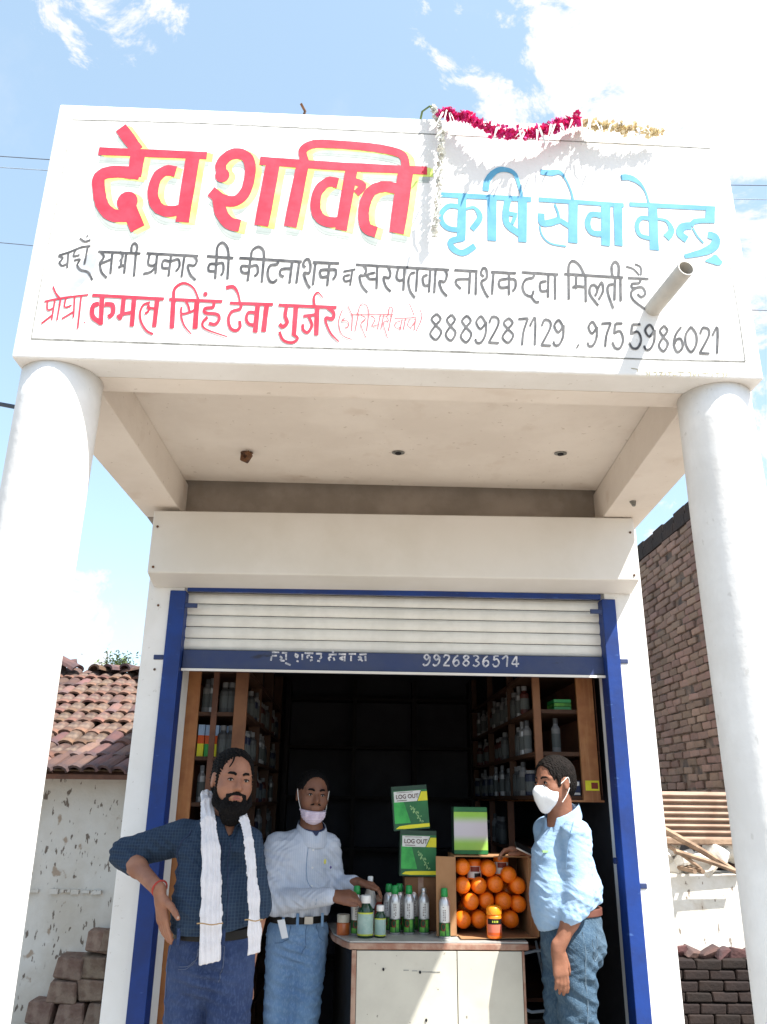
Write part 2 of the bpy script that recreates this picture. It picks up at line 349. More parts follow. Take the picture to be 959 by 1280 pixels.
SIGN_STROKES = {
('w0','red'):[[[-9296,35617,274],[-5553,35595,277]],[[-8667,36695,418],[-7958,35699,414]],[[-7934,35612,496],[-7952,34564,490]],[[-7776,34702,423],[-8670,34746,422],[-9118,34510,420],[-9061,33915,417],[-8859,33294,414],[-8478,32920,412],[-7943,32919,413]],[[-8058,33497,698]],[[-8098,33495,503],[-7582,32400,497]],[[-6028,35616,471],[-6135,32734,454]],[[-6557,34846,370],[-6903,34873,370],[-7179,34557,368],[-7241,33871,365],[-7029,33334,363],[-6660,33158,362],[-6263,33225,363]],[[-4952,34765,495]],[[-4930,34749,371],[-5037,35223,373],[-4791,35632,375],[-4449,35737,376],[-4121,35531,376],[-3999,34966,373],[-4095,34142,369],[-4405,33703,367],[-4850,33725,367],[-5286,34062,368]],[[-5033,33886,408],[-4878,33220,405],[-4573,32777,403],[-4195,32669,403]],[[-3704,35463,292],[-762,35339,294],[2157,35301,297]],[[-3228,35442,502],[-3475,32701,485]],[[-2199,35403,447],[-2503,32701,432]],[[-2134,35494,294],[-2226,35979,295],[-1920,36263,297],[-1356,36318,297],[64,36252,298],[989,36091,299],[1345,35839,298],[1417,35134,296]],[[1431,35443,537],[1102,32592,518]],[[-950,34605,347],[-1298,34641,347],[-1628,34212,345],[-1684,33530,342],[-1503,33101,340],[-1171,32949,340],[-764,32984,340]],[[-498,35176,420],[-787,32635,407]],[[-537,34763,251],[-80,34559,250],[-314,34186,249]],[[1105,34466,377],[652,34532,376],[237,34340,375],[24,33860,373],[-33,33266,370],[72,32771,368],[415,32603,367]]],
('w1','blue'):[[[2638,34286,175],[5785,34220,176]],[[3382,34269,292],[3296,32407,285]],[[3239,33799,174],[2892,33805,174],[2645,33490,173],[2663,33106,172],[2877,32871,172],[3247,32818,172]],[[3468,33703,81],[3788,33774,116],[3968,33372,197],[3666,32857,195]],[[3383,32479,205],[2953,32344,205],[3005,32053,204],[3341,31884,204],[3762,32187,205]],[[4413,34244,328],[4350,32417,320]],[[4200,34508,223],[4273,34961,224],[4540,35355,202],[4871,35489,178],[5276,35265,143],[5467,34292,106]],[[4964,34161,234],[4864,33552,232],[4921,33099,231],[5336,32734,230]],[[4941,33591,151],[5257,33534,151]],[[5479,34185,305],[5395,32406,298]],[[5198,33496,128],[5066,33140,127]]],
('w2','blue'):[[[6049,34232,153],[9036,34114,154]],[[6105,33642,233],[6112,33255,232],[6343,33244,232],[6700,33386,233]],[[6595,34055,82],[6690,33704,82],[6726,33352,82]],[[6729,33387,175],[7115,33088,174]],[[6017,33111,58],[6092,32697,58],[6362,32398,58],[6889,32297,58]],[[7256,34121,330],[7128,32444,323]],[[6174,35440,179],[6529,35412,215],[6859,35450,155],[7049,35164,72],[7204,34660,71],[7254,34264,83]],[[8192,33642,200],[7843,33662,199],[7697,33268,198],[7831,32903,198],[8246,32872,198]],[[8398,34151,319],[8251,32374,312]],[[8823,34170,296],[8702,32393,289]]],
('w3','blue'):[[[9236,34167,160],[12277,34122,161]],[[9045,35331,204],[9345,35337,216],[9654,35138,156],[9855,34759,72],[9937,34220,83]],[[10060,34153,321],[9923,32265,313]],[[9913,33576,153],[9593,33597,153],[9415,33272,152],[9492,32869,152],[9886,32747,152]],[[10178,33587,83],[10491,33495,118],[10607,33112,211],[10385,32789,257]],[[11323,33340,260],[11024,33285,259],[10886,32998,258],[11107,32750,258]],[[11323,33340,177],[11494,33538,178],[12091,33600,178]],[[12109,34158,335],[12003,33511,332]],[[11371,33251,71],[11493,32905,70],[11675,32635,70]],[[11866,32991,259],[12130,32863,271],[12009,32510,293],[11599,32252,233],[10938,32047,139]],[[11641,31898,58],[11875,31921,232],[12053,31963,384],[12138,32035,291]]],
('b0','black'):[[[-10040,31230,54],[-9693,31390,54],[-9339,31590,54],[-9047,31649,54]],[[-10036,31204,54],[-9887,31151,54],[-9925,31037,54],[-9966,30950,54],[-9858,30837,54],[-9703,30928,54]],[[-9732,31355,54],[-9684,30753,54]],[[-9513,31463,54],[-9546,31231,54],[-9352,31285,54]],[[-9510,31054,54],[-9317,31108,54],[-9379,30889,54],[-9244,30699,54],[-8990,30618,54],[-8809,30314,54]],[[-9133,31599,54],[-9150,30918,54]],[[-9443,31947,55],[-9261,31821,55],[-9079,31895,55]],[[-9208,32038,55]]],
('b1','black'):[[[-8773,31441,65],[-7376,31419,65]],[[-8690,31431,65],[-8556,31238,65],[-8658,30971,65],[-8327,31149,65]],[[-8659,30984,65],[-8562,30648,65],[-8360,30423,64]],[[-8302,31434,65],[-8261,30582,65]],[[-8066,31470,65],[-7956,31329,65],[-7974,31163,65],[-8037,31141,65]],[[-7974,31163,65],[-7965,30900,65],[-8045,30851,65]],[[-7966,30913,65],[-7828,30939,65]],[[-7845,31453,65],[-7821,30613,65]],[[-7531,31479,66],[-7490,30509,65]],[[-7680,31440,65],[-7699,31705,66],[-7614,31823,66],[-7515,31680,66],[-7527,31446,65]]],
('b2','black'):[[[-7187,31440,66],[-5480,31397,66]],[[-7076,31431,66],[-7087,31034,65],[-6942,30955,65],[-6817,31058,65]],[[-6834,31428,66],[-6805,30640,65]],[[-6844,30900,65],[-6970,30712,65],[-7205,30624,65]],[[-6388,31142,65],[-6599,31173,65],[-6603,30890,65],[-6379,30886,65]],[[-6370,31394,66],[-6373,30560,65]],[[-6336,31164,65],[-6124,31238,66],[-6055,30977,65],[-6159,30757,65]],[[-5931,31399,66],[-5948,30544,65]],[[-5617,31392,66],[-5508,31217,66],[-5583,31016,65],[-5786,31021,65],[-5676,30665,65],[-5477,30446,65]]],
('b3','black'):[[[-5199,31402,71],[-4315,31365,72]],[[-4867,31376,71],[-4852,30522,71]],[[-4873,31111,71],[-5074,31090,71],[-5086,30839,71],[-4877,30821,71]],[[-4835,31112,71],[-4656,31153,71],[-4606,30859,71],[-4672,30660,71]],[[-4470,31379,72],[-4449,30525,71]],[[-4869,31396,71],[-4873,31797,72],[-4721,31971,72],[-4544,31763,72],[-4470,31379,72]]],
('b4','black'):[[[-4123,31380,72],[-2045,31312,72]],[[-1685,31306,72],[-796,31296,72]],[[-3751,31355,72],[-3785,30473,71]],[[-3798,31062,71],[-4028,31053,71],[-3989,30818,71],[-3791,30799,71]],[[-3715,31065,71],[-3525,31099,71],[-3474,30825,71],[-3580,30677,71]],[[-3310,31360,72],[-3319,30440,71]],[[-3736,31376,72],[-3713,31690,72],[-3518,31853,72],[-3341,31692,72],[-3299,31360,72]],[[-2848,31312,72],[-2857,31179,72],[-3085,31117,72],[-3150,30825,71],[-3072,30527,71],[-2938,30468,71],[-2824,30589,71]],[[-2367,31318,72],[-2411,30443,71]],[[-2407,31026,72],[-2703,30987,72],[-2736,30776,71],[-2610,30689,71]],[[-2128,31308,72],[-2187,30451,71]],[[-1913,31085,72],[-1995,31181,72],[-1948,31362,72],[-1828,31420,72],[-1751,31158,72],[-1783,30879,72],[-1958,30853,72],[-1842,30465,71],[-1725,30281,71]],[[-1590,31297,72],[-1642,30408,71]],[[-1123,31283,72],[-1170,30394,71]],[[-1159,31036,72],[-1412,30993,72],[-1380,30738,72],[-1167,30772,72]],[[-1093,31039,72],[-915,31026,72],[-908,30809,72],[-997,30648,72]]],
('b5','black'):[[[-659,30977,55],[-257,31086,55]],[[-434,30855,55],[-637,30781,55],[-587,30599,55],[-401,30659,55]],[[-356,31055,55],[-418,30436,55]]],
('b6','black'):[[[-250,31272,67],[2875,31185,67]],[[1,31249,67],[99,31074,67],[36,30853,66],[-113,30828,66],[-38,30458,66],[159,30186,66]],[[34,30952,67],[205,30729,66]],[[395,30980,67],[158,30891,67],[216,30723,66],[437,30731,66]],[[469,31221,67],[454,30340,66]],[[820,31235,67],[906,30987,67],[857,30787,67],[680,30807,67],[761,30456,66],[928,30255,66]],[[1171,31196,67],[1112,30830,67],[1213,30696,67],[1357,30768,67]],[[1378,31218,67],[1341,30310,66]],[[1729,31033,67],[1573,30961,67],[1507,30649,67],[1573,30280,66],[1727,30040,66]],[[1813,31209,67],[1761,30287,66]],[[2147,30957,67],[1990,30858,67],[2033,30545,67],[2210,30572,67]],[[2243,31206,67],[2186,30271,66]],[[2422,31193,67],[2363,30258,66]],[[2735,31173,67],[2794,30983,67],[2712,30716,67],[2534,30722,67],[2618,30366,67],[2787,30145,66]]],
('b7','black'):[[[3043,31185,67],[3828,31170,67]],[[4277,31161,68],[5119,31141,68]],[[3576,31173,67],[3514,30264,67]],[[3523,30853,67],[3131,30811,67],[3100,30639,67],[3252,30449,67]],[[3783,31155,67],[3735,30233,67]],[[4035,30966,67],[3937,31075,67],[4011,31297,68],[4122,31248,68],[4123,30916,67],[3938,30738,67],[4059,30324,67],[4159,30146,67]],[[4362,31178,68],[4280,30267,67]],[[4885,31172,68],[4841,30263,67]],[[4818,30911,67],[4552,30835,67],[4564,30565,67],[4844,30589,67]],[[4902,30914,67],[5079,30868,67],[5073,30585,67],[4965,30424,67]]],
('b8','black'):[[[5308,31189,68],[6546,31145,68]],[[5728,31139,68],[5681,30991,68],[5434,30902,68],[5315,30634,67],[5380,30349,67],[5587,30252,67],[5676,30478,67]],[[5555,30290,67],[5709,30043,67],[5843,30048,67]],[[6123,30863,68],[5917,30789,68],[5928,30474,67],[6153,30509,67]],[[6213,31145,68],[6142,30222,67]],[[6433,31141,68],[6378,30153,67]]],
('b9','black'):[[[6746,31180,68],[8739,31112,68]],[[6898,31173,68],[6836,30170,67]],[[6887,31172,68],[6941,31563,68],[7094,31717,69],[7297,31537,68],[7424,31180,68]],[[7155,31130,68],[7101,30598,68]],[[6996,30634,68],[7091,30703,68],[7428,30690,68]],[[7466,31129,68],[7401,30101,67]],[[7762,30795,68],[7610,30723,68],[7564,30406,68],[7810,29973,67]],[[7762,30795,68],[7830,30581,68],[7727,30347,68]],[[7832,30614,68],[7996,30897,68],[8013,30555,68],[7839,30208,67]],[[8386,30833,68],[8212,30773,68],[8174,30463,68],[8304,29876,67]],[[8472,31102,68],[8365,30202,68]],[[8648,31109,68],[8576,30171,68]],[[8384,31132,68],[8391,31554,69],[8533,31742,69],[8632,31564,69],[8583,31139,68]]],
('b10','black'):[[[8899,31106,63],[9608,31094,63]],[[9323,31083,63],[9273,30921,63],[9019,30872,63],[9037,30707,62],[9347,30752,63],[9436,30505,62],[9287,30368,62],[9163,30482,62]],[[9128,30704,62],[8960,30539,62],[8995,30259,62],[9261,29990,62],[9531,29780,62]],[[8879,31563,46],[9128,31472,46],[9303,31224,46]],[[9187,31677,46],[9380,31550,46],[9360,31227,46]]],
('r0','red'):[[[-10223,29444,53],[-9909,29538,53],[-9342,29667,53],[-8863,29749,53]],[[-10126,29467,53],[-10071,29136,53],[-9883,29225,53]],[[-9898,29539,53],[-9888,28758,52]],[[-9905,28943,52],[-10193,28623,52]],[[-9723,29577,53],[-9719,28752,52]],[[-10034,30023,53],[-9899,29760,53],[-9718,29545,53]],[[-9554,29583,53],[-9549,29256,53],[-9338,29339,53]],[[-9287,29657,53],[-9215,28876,53]],[[-9251,29092,53],[-9581,28819,52]],[[-9084,29728,53],[-9027,28469,52]],[[-8838,28704,52]]],
('r1','red'):[[[-8416,29722,144],[-8324,28642,142]],[[-8484,29422,143],[-8658,29334,143],[-8617,28941,142],[-8358,28740,142]],[[-8296,29410,143],[-8053,29388,143],[-8000,29089,143],[-8129,28934,142]],[[-7720,29717,144],[-7694,29013,143]],[[-7388,29717,144],[-7340,28616,142]],[[-6640,29694,144],[-6632,28617,142]],[[-7748,28936,158]],[[-8739,29741,96],[-6430,29683,96]],[[-7855,28944,95],[-7695,29063,95],[-7370,29150,95]],[[-6858,29528,69],[-7062,29438,69],[-7135,29140,69],[-7065,28799,69],[-6861,28485,68],[-6636,28358,68]],[[-6918,29494,69],[-6864,29244,69],[-6982,29101,69]],[[-6956,29353,69],[-6657,29302,69]]],
('r2','red'):[[[-6126,29714,150],[-6068,28588,148]],[[-5364,29667,161],[-5332,28602,159]],[[-5116,29919,145]],[[-6125,29701,107],[-6121,30098,97],[-5861,30314,81],[-5532,30153,59],[-5319,29713,59]],[[-6268,29677,91],[-4545,29660,91]],[[-5839,29408,69],[-5815,29157,69],[-5554,29217,69],[-5327,29377,70]],[[-5756,29664,70],[-5630,29466,70],[-5550,29180,69]],[[-5839,29125,69],[-5694,28725,53],[-5424,28389,37]],[[-4821,29611,97],[-4827,29434,96],[-5080,29374,96],[-5055,29211,96],[-4688,29174,96],[-4593,28990,96],[-4711,28798,96],[-4916,28828,96]],[[-4972,29051,96],[-5113,28834,80],[-4987,28602,58],[-4292,28344,37]]],
('r3','red'):[[[-4303,29612,91],[-2899,29608,92]],[[-4472,30188,119],[-4242,30235,108],[-4080,30023,76],[-3971,29643,54]],[[-3941,29594,97],[-3954,29403,97],[-4214,29286,96],[-4300,29001,96],[-4211,28674,96],[-4029,28588,96],[-3906,28735,96],[-3948,28951,96]],[[-3450,29270,97],[-3676,29275,97],[-3729,29034,96],[-3620,28838,96],[-3378,28816,96]],[[-3396,29602,156],[-3413,28535,154]],[[-3104,29600,157],[-3148,28570,154]]],
('r4','red'):[[[-2725,29595,92],[-837,29571,92]],[[-1493,29280,92],[-1906,29202,92]],[[-1733,29208,92],[-1612,28880,91],[-1734,28608,91],[-1882,28684,91],[-1908,28901,91]],[[-2462,29541,119],[-2487,29193,118],[-2410,28945,118],[-2546,28784,118],[-2659,28886,118]],[[-2156,29585,152],[-2172,28469,149]],[[-1467,29579,152],[-1457,28500,150]],[[-2643,28594,85],[-2504,28291,85],[-2223,28208,85],[-2044,28368,85],[-2211,28517,85]],[[-1560,29607,87],[-1590,29938,76],[-1472,30123,55],[-1301,29924,33]],[[-1124,29547,109],[-928,29364,108],[-964,29136,119],[-1191,29140,86],[-1011,28622,64],[-722,28286,43]]],
('r5','red'):[[[-644,29502,33],[-750,29056,32],[-644,28561,32],[-317,28387,32]],[[-368,29335,33],[1017,29361,33]],[[-554,29189,32],[-659,29072,32],[-469,29066,32],[-437,28880,32],[-559,28800,32]],[[-312,29261,33],[-325,28697,32]],[[-485,29667,33],[-312,29261,33]],[[-124,29331,33],[-217,28700,32]],[[-151,29330,33],[-50,29715,33],[142,29659,33],[229,29344,33]],[[-42,29303,33],[113,29182,33],[-34,28957,32],[137,28465,32]],[[213,29344,33],[159,28714,32]],[[284,29283,33],[422,29162,33],[318,28907,32],[506,28964,32]],[[598,29358,33],[509,28789,32]],[[707,29349,33],[616,28793,32]],[[773,29301,33],[856,29115,33],[695,29034,33],[836,28459,32]],[[963,29359,33],[860,28739,32]],[[854,29368,33],[879,29623,33],[988,29595,33],[963,29359,33]],[[1046,29216,33],[1753,29274,33]],[[1236,29116,33],[1074,29047,33],[1102,28860,32],[1275,28898,33]],[[1301,29194,33],[1238,28778,32]],[[1415,29230,33],[1346,28807,32]],[[1546,29203,33],[1481,28999,33],[1568,28877,33],[1644,29005,33],[1726,29115,33]],[[1742,29242,33],[1698,28788,33]],[[1535,29807,33],[1688,29367,33]],[[1874,29596,33],[1944,29281,33],[1752,28759,33]]],
('n0','black'):[[[2436,29458,60],[2264,29255,60],[2410,29016,60],[2577,28779,60],[2404,28483,59],[2217,28689,60],[2389,29015,60],[2562,29266,60],[2436,29458,60]],[[2921,29444,60],[2765,29242,60],[2894,29002,60],[3042,28765,60],[2885,28469,60],[2718,28676,60],[2875,29001,60],[3032,29252,60],[2921,29444,60]],[[3429,29431,60],[3260,29222,60],[3398,28975,60],[3555,28730,60],[3385,28425,60],[3207,28638,60],[3377,28974,60],[3547,29232,60],[3429,29431,60]],[[4034,29171,60],[3888,29416,60],[3728,29190,60],[3855,28936,60],[4034,29171,60]],[[4055,29222,60],[4021,28773,60],[3878,28453,60],[3726,28419,60],[3673,28564,60]],[[4154,29173,60],[4255,29410,61],[4440,29356,61],[4430,29082,60],[4111,28440,60]],[[4100,28440,60],[4443,28432,60]],[[4804,29387,61],[4629,29193,60],[4765,28964,60],[4922,28738,60],[4744,28455,60],[4566,28651,60],[4745,28963,60],[4921,29203,60],[4804,29387,61]],[[5111,29355,61],[5433,29397,61]],[[5433,29397,61],[5264,28882,60],[5193,28378,60]],[[5484,29102,61],[5674,29419,61],[5607,28392,60]],[[5878,29125,61],[5980,29359,61],[6156,29305,61],[6140,29035,61],[5820,28401,60]],[[5809,28400,60],[6138,28392,60]],[[6577,29131,61],[6448,29365,61],[6292,29149,61],[6402,28907,61],[6577,29131,61]],[[6598,29180,61],[6552,28753,60],[6408,28448,60],[6264,28415,60],[6220,28554,60]]],
('n1','black'):[[[7680,29116,61],[7566,29342,61],[7417,29134,61],[7515,28900,61],[7680,29116,61]],[[7701,29163,61],[7652,28750,61],[7513,28455,60],[7380,28423,60],[7341,28557,60]],[[7854,29281,61],[8173,29320,61]],[[8173,29320,61],[7992,28861,61],[7908,28411,60]],[[8559,29314,61],[8319,29305,61]],[[8319,29305,61],[8245,28915,61]],[[8247,28935,61],[8453,29019,61],[8524,28704,61],[8397,28394,60],[8238,28379,60],[8158,28595,61]],[[9148,29299,61],[8881,29289,61]],[[8881,29289,61],[8801,28911,61]],[[8803,28930,61],[9032,29013,61],[9113,28708,61],[8974,28408,61],[8797,28392,61],[8706,28601,61]],[[9586,29062,61],[9459,29291,61],[9286,29079,61],[9394,28842,61],[9586,29062,61]],[[9610,29109,61],[9547,28690,61],[9386,28391,61],[9233,28358,61],[9191,28494,61]],[[9942,29283,61],[9779,29083,61],[9877,28845,61],[9993,28609,61],[9820,28316,61],[9684,28521,61],[9860,28844,61],[10028,29092,61],[9942,29283,61]],[[10502,29246,62],[10298,28968,61],[10186,28582,61],[10274,28301,61],[10467,28497,61],[10448,28782,61],[10311,28777,61],[10203,28583,61]],[[10837,29277,62],[10632,28980,61],[10586,28596,61],[10722,28317,61],[10926,28608,61],[10973,28993,61],[10837,29277,62]],[[11108,29011,61],[11229,29246,62],[11407,29192,62],[11372,28920,61],[11000,28284,61]],[[10989,28283,61],[11326,28275,61]],[[11510,28962,61],[11717,29264,62],[11577,28284,61]]],
('cm','black'):[[[7045,28474,44],[6969,28334,44]]],
('sg','grey'):[[[8688,27644,27],[8885,27608,27],[8892,27505,27]],[[9138,27525,27],[9213,27467,27],[9150,27374,27]],[[9277,27560,27],[9258,27377,27]],[[9380,27503,27],[9492,27537,27],[9476,27385,27]],[[9574,27540,27],[9709,27532,27],[9618,27450,27],[9712,27411,27]],[[9792,27547,27],[9777,27413,27]],[[9874,27550,27],[10009,27542,27]],[[9945,27552,27],[9898,27429,27]],[[10091,27545,27],[10050,27422,27],[10134,27449,27]],[[10203,27573,27],[10420,27568,27]],[[10311,27564,27],[10268,27429,27]],[[10526,27541,27],[10611,27574,27],[10590,27391,27]],[[10690,27546,27],[10730,27426,27],[10799,27550,27]],[[10881,27553,27],[10866,27431,27]],[[10991,27557,27],[11208,27552,27]],[[11099,27548,27],[11076,27456,27]],[[11320,27567,27],[11315,27446,27]],[[11425,27541,27],[11539,27575,27],[11468,27451,27]],[[11619,27559,27],[11701,27562,27],[11654,27414,27]],[[11759,27582,27],[11819,27541,27],[11742,27460,27]]],
}
RAIL_STROKES = {'t0':[[[-3863,20943,81],[-3520,20949,81]],[[-3617,20784,81],[-3854,20780,81]],[[-3865,20755,81],[-3890,20549,81]],[[-3478,20762,81],[-3380,20682,81],[-3468,20575,81]],[[-3436,20557,81],[-3249,20560,81]],[[-3394,20932,81],[-3143,20931,81]],[[-3197,20873,81],[-3182,20592,81]],[[-3212,20455,81],[-2958,20360,81]],[[-2785,20900,81],[-2637,20821,81],[-2694,20695,81]],[[-2782,20837,81],[-2727,20725,81]],[[-2688,20570,81],[-2592,20528,81]],[[-2434,20887,81],[-2421,20606,81]],[[-2330,20933,81],[-1922,20928,81]],[[-2075,20831,81],[-2198,20785,81],[-2175,20685,81]],[[-2064,20581,81],[-1941,20627,81]],[[-2041,20769,81],[-1944,20708,81]],[[-1796,20917,81],[-1514,20910,82]],[[-1574,20840,81],[-1539,20747,81],[-1630,20670,81]],[[-1721,20587,81],[-1594,20558,81]],[[-1048,21069,82],[-970,20976,82]],[[-1199,20878,82],[-823,20897,82]],[[-1070,20786,81],[-1193,20721,81],[-1127,20598,81]],[[-975,20757,81],[-908,20602,81]],[[-729,20918,82],[-383,20905,82]],[[-506,20796,82],[-660,20712,81],[-502,20653,81]],[[-444,20829,82],[-437,20579,81]],[[-258,20926,82],[88,20933,82]],[[-143,20847,82],[-137,20597,81]],[[245,20904,82],[591,20942,82]],[[185,20809,82],[343,20749,82],[188,20640,82]],[[313,20686,82],[409,20594,82]],[[529,20859,82],[547,20609,82]]],'d0':[[[3561,20847,76],[3431,20974,76],[3299,20858,76]],[[3299,20858,76],[3413,20726,76],[3561,20847,76]],[[3578,20873,76],[3560,20641,76],[3444,20475,76]],[[3444,20475,76],[3313,20457,76],[3264,20533,76]]],'d1':[[[4030,20847,76],[3899,20974,76],[3767,20858,76]],[[3767,20858,76],[3880,20726,76],[4030,20847,76]],[[4046,20873,76],[4027,20641,76],[3910,20475,76]],[[3910,20475,76],[3779,20457,76],[3731,20533,76]]],'d2':[[[4235,20843,76],[4319,20963,76],[4483,20935,76]],[[4483,20935,76],[4481,20795,76],[4213,20467,76]],[[4203,20467,76],[4508,20462,76]]],'d3':[[[4920,20965,76],[4752,20818,76],[4683,20610,76],[4795,20458,76],[4961,20564,76]],[[4961,20564,76],[4915,20718,76],[4783,20715,76],[4699,20611,76]]],'d4':[[[5324,20975,76],[5189,20869,76],[5302,20742,76],[5431,20615,76],[5295,20459,76]],[[5295,20459,76],[5150,20569,76],[5285,20741,76],[5421,20873,76],[5324,20975,76]]],'d5':[[[5644,20920,76],[5778,20974,76],[5890,20863,76],[5738,20736,76]],[[5738,20736,76],[5916,20605,76],[5763,20459,76],[5617,20518,76]]],'d6':[[[6330,20966,76],[6160,20818,76],[6088,20610,76],[6199,20458,76],[6367,20564,76]],[[6367,20564,76],[6322,20717,76],[6190,20715,76],[6105,20610,76]]],'d7':[[[6851,20967,76],[6652,20963,76]],[[6652,20963,76],[6612,20755,76]],[[6612,20766,76],[6779,20810,76],[6855,20641,76],[6767,20475,76]],[[6767,20475,76],[6635,20467,76],[6556,20584,76]]],'d8':[[[7018,20816,76],[7256,20976,77],[7219,20459,76]]],'d9':[[[7711,20976,77],[7480,20610,76],[7811,20615,76]],[[7711,20976,77],[7688,20459,76]]]}

# ------------------------------------------------------------------ ground
g = put('ground', [(-600, -600, -.1), (600, -600, -.1), (600, 600, -.1), (-600, 600, -.1)], [(0, 1, 2, 3)], M['ground']); tag(g, kind='structure')
tag(box('pavement', -1.6, 1.9, -1.0, 4.6, -.098, -.05, mat('cement_step', (.42, .39, .35), .9, (.33, .30, .26), 3, 1, .4)), kind='structure')

# ------------------------------------------------------------------ the shop
ZB, ZT = 2.739, 3.767
shop = thing('shop_building', (.15, 1.5, -.05), 'white roadside shop with two round columns, hand painted signboard and raised roller shutter', 'shop')
# signboard slab
sign = box('signboard', -1.094, 1.300, 0, .115, ZB, ZT, M['white'], shop, .006, label='white fascia with hand painted Devanagari lettering')
box('front_beam', -1.093, 1.318, .117, .215, ZB+.001, 2.93, M['soffit'], shop, .004)
box('roof_slab', -1.09, 1.36, .118, 1.45, 2.915, 3.03, M['soffit'], shop)
def beam(xo0, xi0, xo1, xi1):
    P = [(xo0, .217, ZB), (xi0, .217, ZB), (xi1, 1.508, ZB), (xo1, 1.508, ZB), (xo0, .217, 2.914), (xi0, .217, 2.914), (xi1, 1.508, 2.914), (xo1, 1.508, 2.914)]
    V, F = hexa(P); o = put('side_beam', V, F, M['soffit'], shop); b = o.modifiers.new('b', 'BEVEL'); b.width = .004; b.segments = 2
beam(-1.092, -.880, -1.034, -.845); beam(1.395, 1.188, 1.335, 1.115) if False else None
P = [(1.115, .217, ZB), (1.332, .217, ZB), (1.392, 1.508, ZB), (1.190, 1.508, ZB), (1.115, .217, 2.914), (1.332, .217, 2.914), (1.392, 1.508, 2.914), (1.190, 1.508, 2.914)]
V, F = hexa(P); o = put('side_beam', V, F, M['soffit'], shop); b_ = o.modifiers.new('b', 'BEVEL'); b_.width = .004; b_.segments = 2
# columns
for cx, cy, r_ in ((-.981, .140, .1255), (1.192, .138, .116)):
    prof = [(r_+.004*math.sin(z*3.1+cx)*.5, z) for z in np.linspace(-.08, ZB-.001, 26)]
    V, F = lathe(prof, 48); V = [(x+cx, y+cy, z) for x, y, z in V]
    o = put('column', V, F, M['column'], shop, smooth=True)
    for p_ in list(o.data.polygons)[-2:]: p_.use_smooth = False
# walls of the body behind
box('front_wall', -.985, -.812, 1.510, 1.79, -.05, 2.738, M['white'], shop, .004)
box('front_wall', 1.204, 1.392, 1.510, 1.70, -.05, 2.738, M['white'], shop, .004)
box('lintel_wall', -1.03, 1.392, 1.512, 1.70, 2.7385, 2.96, M['lintel'], shop)  # wall above the housing, a darker grey-brown than the white walls
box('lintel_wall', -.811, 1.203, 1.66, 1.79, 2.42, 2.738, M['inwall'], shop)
box('side_wall', -.984, -.86, 1.792, 4.3, -.05, 2.9, M['white'], shop)
box('side_wall', 1.25, 1.391, 1.702, 4.3, -.05, 2.9, M['white'], shop)
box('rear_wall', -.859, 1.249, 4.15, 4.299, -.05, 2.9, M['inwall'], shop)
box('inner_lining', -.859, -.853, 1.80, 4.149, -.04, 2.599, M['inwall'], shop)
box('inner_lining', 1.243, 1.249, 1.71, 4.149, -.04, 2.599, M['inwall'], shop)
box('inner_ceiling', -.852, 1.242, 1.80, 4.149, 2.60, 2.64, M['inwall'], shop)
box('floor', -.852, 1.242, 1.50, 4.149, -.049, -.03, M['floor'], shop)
box('roof_slab', -1.03, 1.40, 1.452, 4.35, 2.961, 3.08, M['white'], shop)
# ceiling holes and hook
for x, y in ((.176, 1.043), (.899, 1.005)):
    V, F = lathe([(.026, 0), (.026, .004), (.018, .006)], 14)
    put('ceiling_socket', [(a*1.1+x, b*.8+y, 2.909+c) for a, b, c in V], F, M['greyline'], shop)
    V, F = lathe([(.014, 0), (.014, .004)], 10); put('socket_hole', [(a+x, b+y, 2.905+c) for a, b, c in V], F, M['dark'], shop)
V, F = tube([(-.52, 1.09, 2.914), (-.52, 1.085, 2.88), (-.50, 1.07, 2.865), (-.485, 1.06, 2.885), (-.50, 1.055, 2.90)], .013, 8); put('ceiling_hook', V, F, M['rust'], shop)
V, F = lathe([(.03, 0), (.022, -.012), (.008, -.03)][::-1], 9); put('rusty_stub', [(a-.505, b*.7+1.09, 2.912+c) for a, b, c in V], F, M['rust'], shop)
V, F = tube([(1.25, 1.13, 2.742), (1.25, 1.12, 2.715)], [.016, .008], 8); put('beam_stub', V, F, M['greyline'], shop)
# drain pipe through the signboard
def pipe(P0, P1, r_):
    V, F = tube([P0, P1], r_, 20, close=False); V2, F2 = tube([P1, P0], r_*.86, 20, close=False)
    n = 20; a = list(V)+list(V2); Fa = list(F)+[tuple(i+len(V) for i in q) for q in F2]
    P1v = np.array(P1)
    # annulus at the mouth: outer ring of P1 to its own scaled copy
    ring = [V[n+k] for k in range(n)]; inner = [P1v+(np.array(q)-P1v)*.86 for q in ring]
    o_ = len(a); a += ring+inner; Fa += [(o_+k, o_+(k+1) % n, o_+n+(k+1) % n, o_+n+k) for k in range(n)]
    return a, Fa
V, F = pipe((.958, .03, 2.99), (.995, -.205, 3.003), .027)
dp_ = put('drain_pipe', V, F, M['pvc'], shop, smooth=True)
V, F = lathe([(.0225, 0), (.0225, .003)], 16)
put('pipe_bore', [(.9645+a, .02-c, 2.991+b) for a, b, c in V], F, M['dark'], shop)
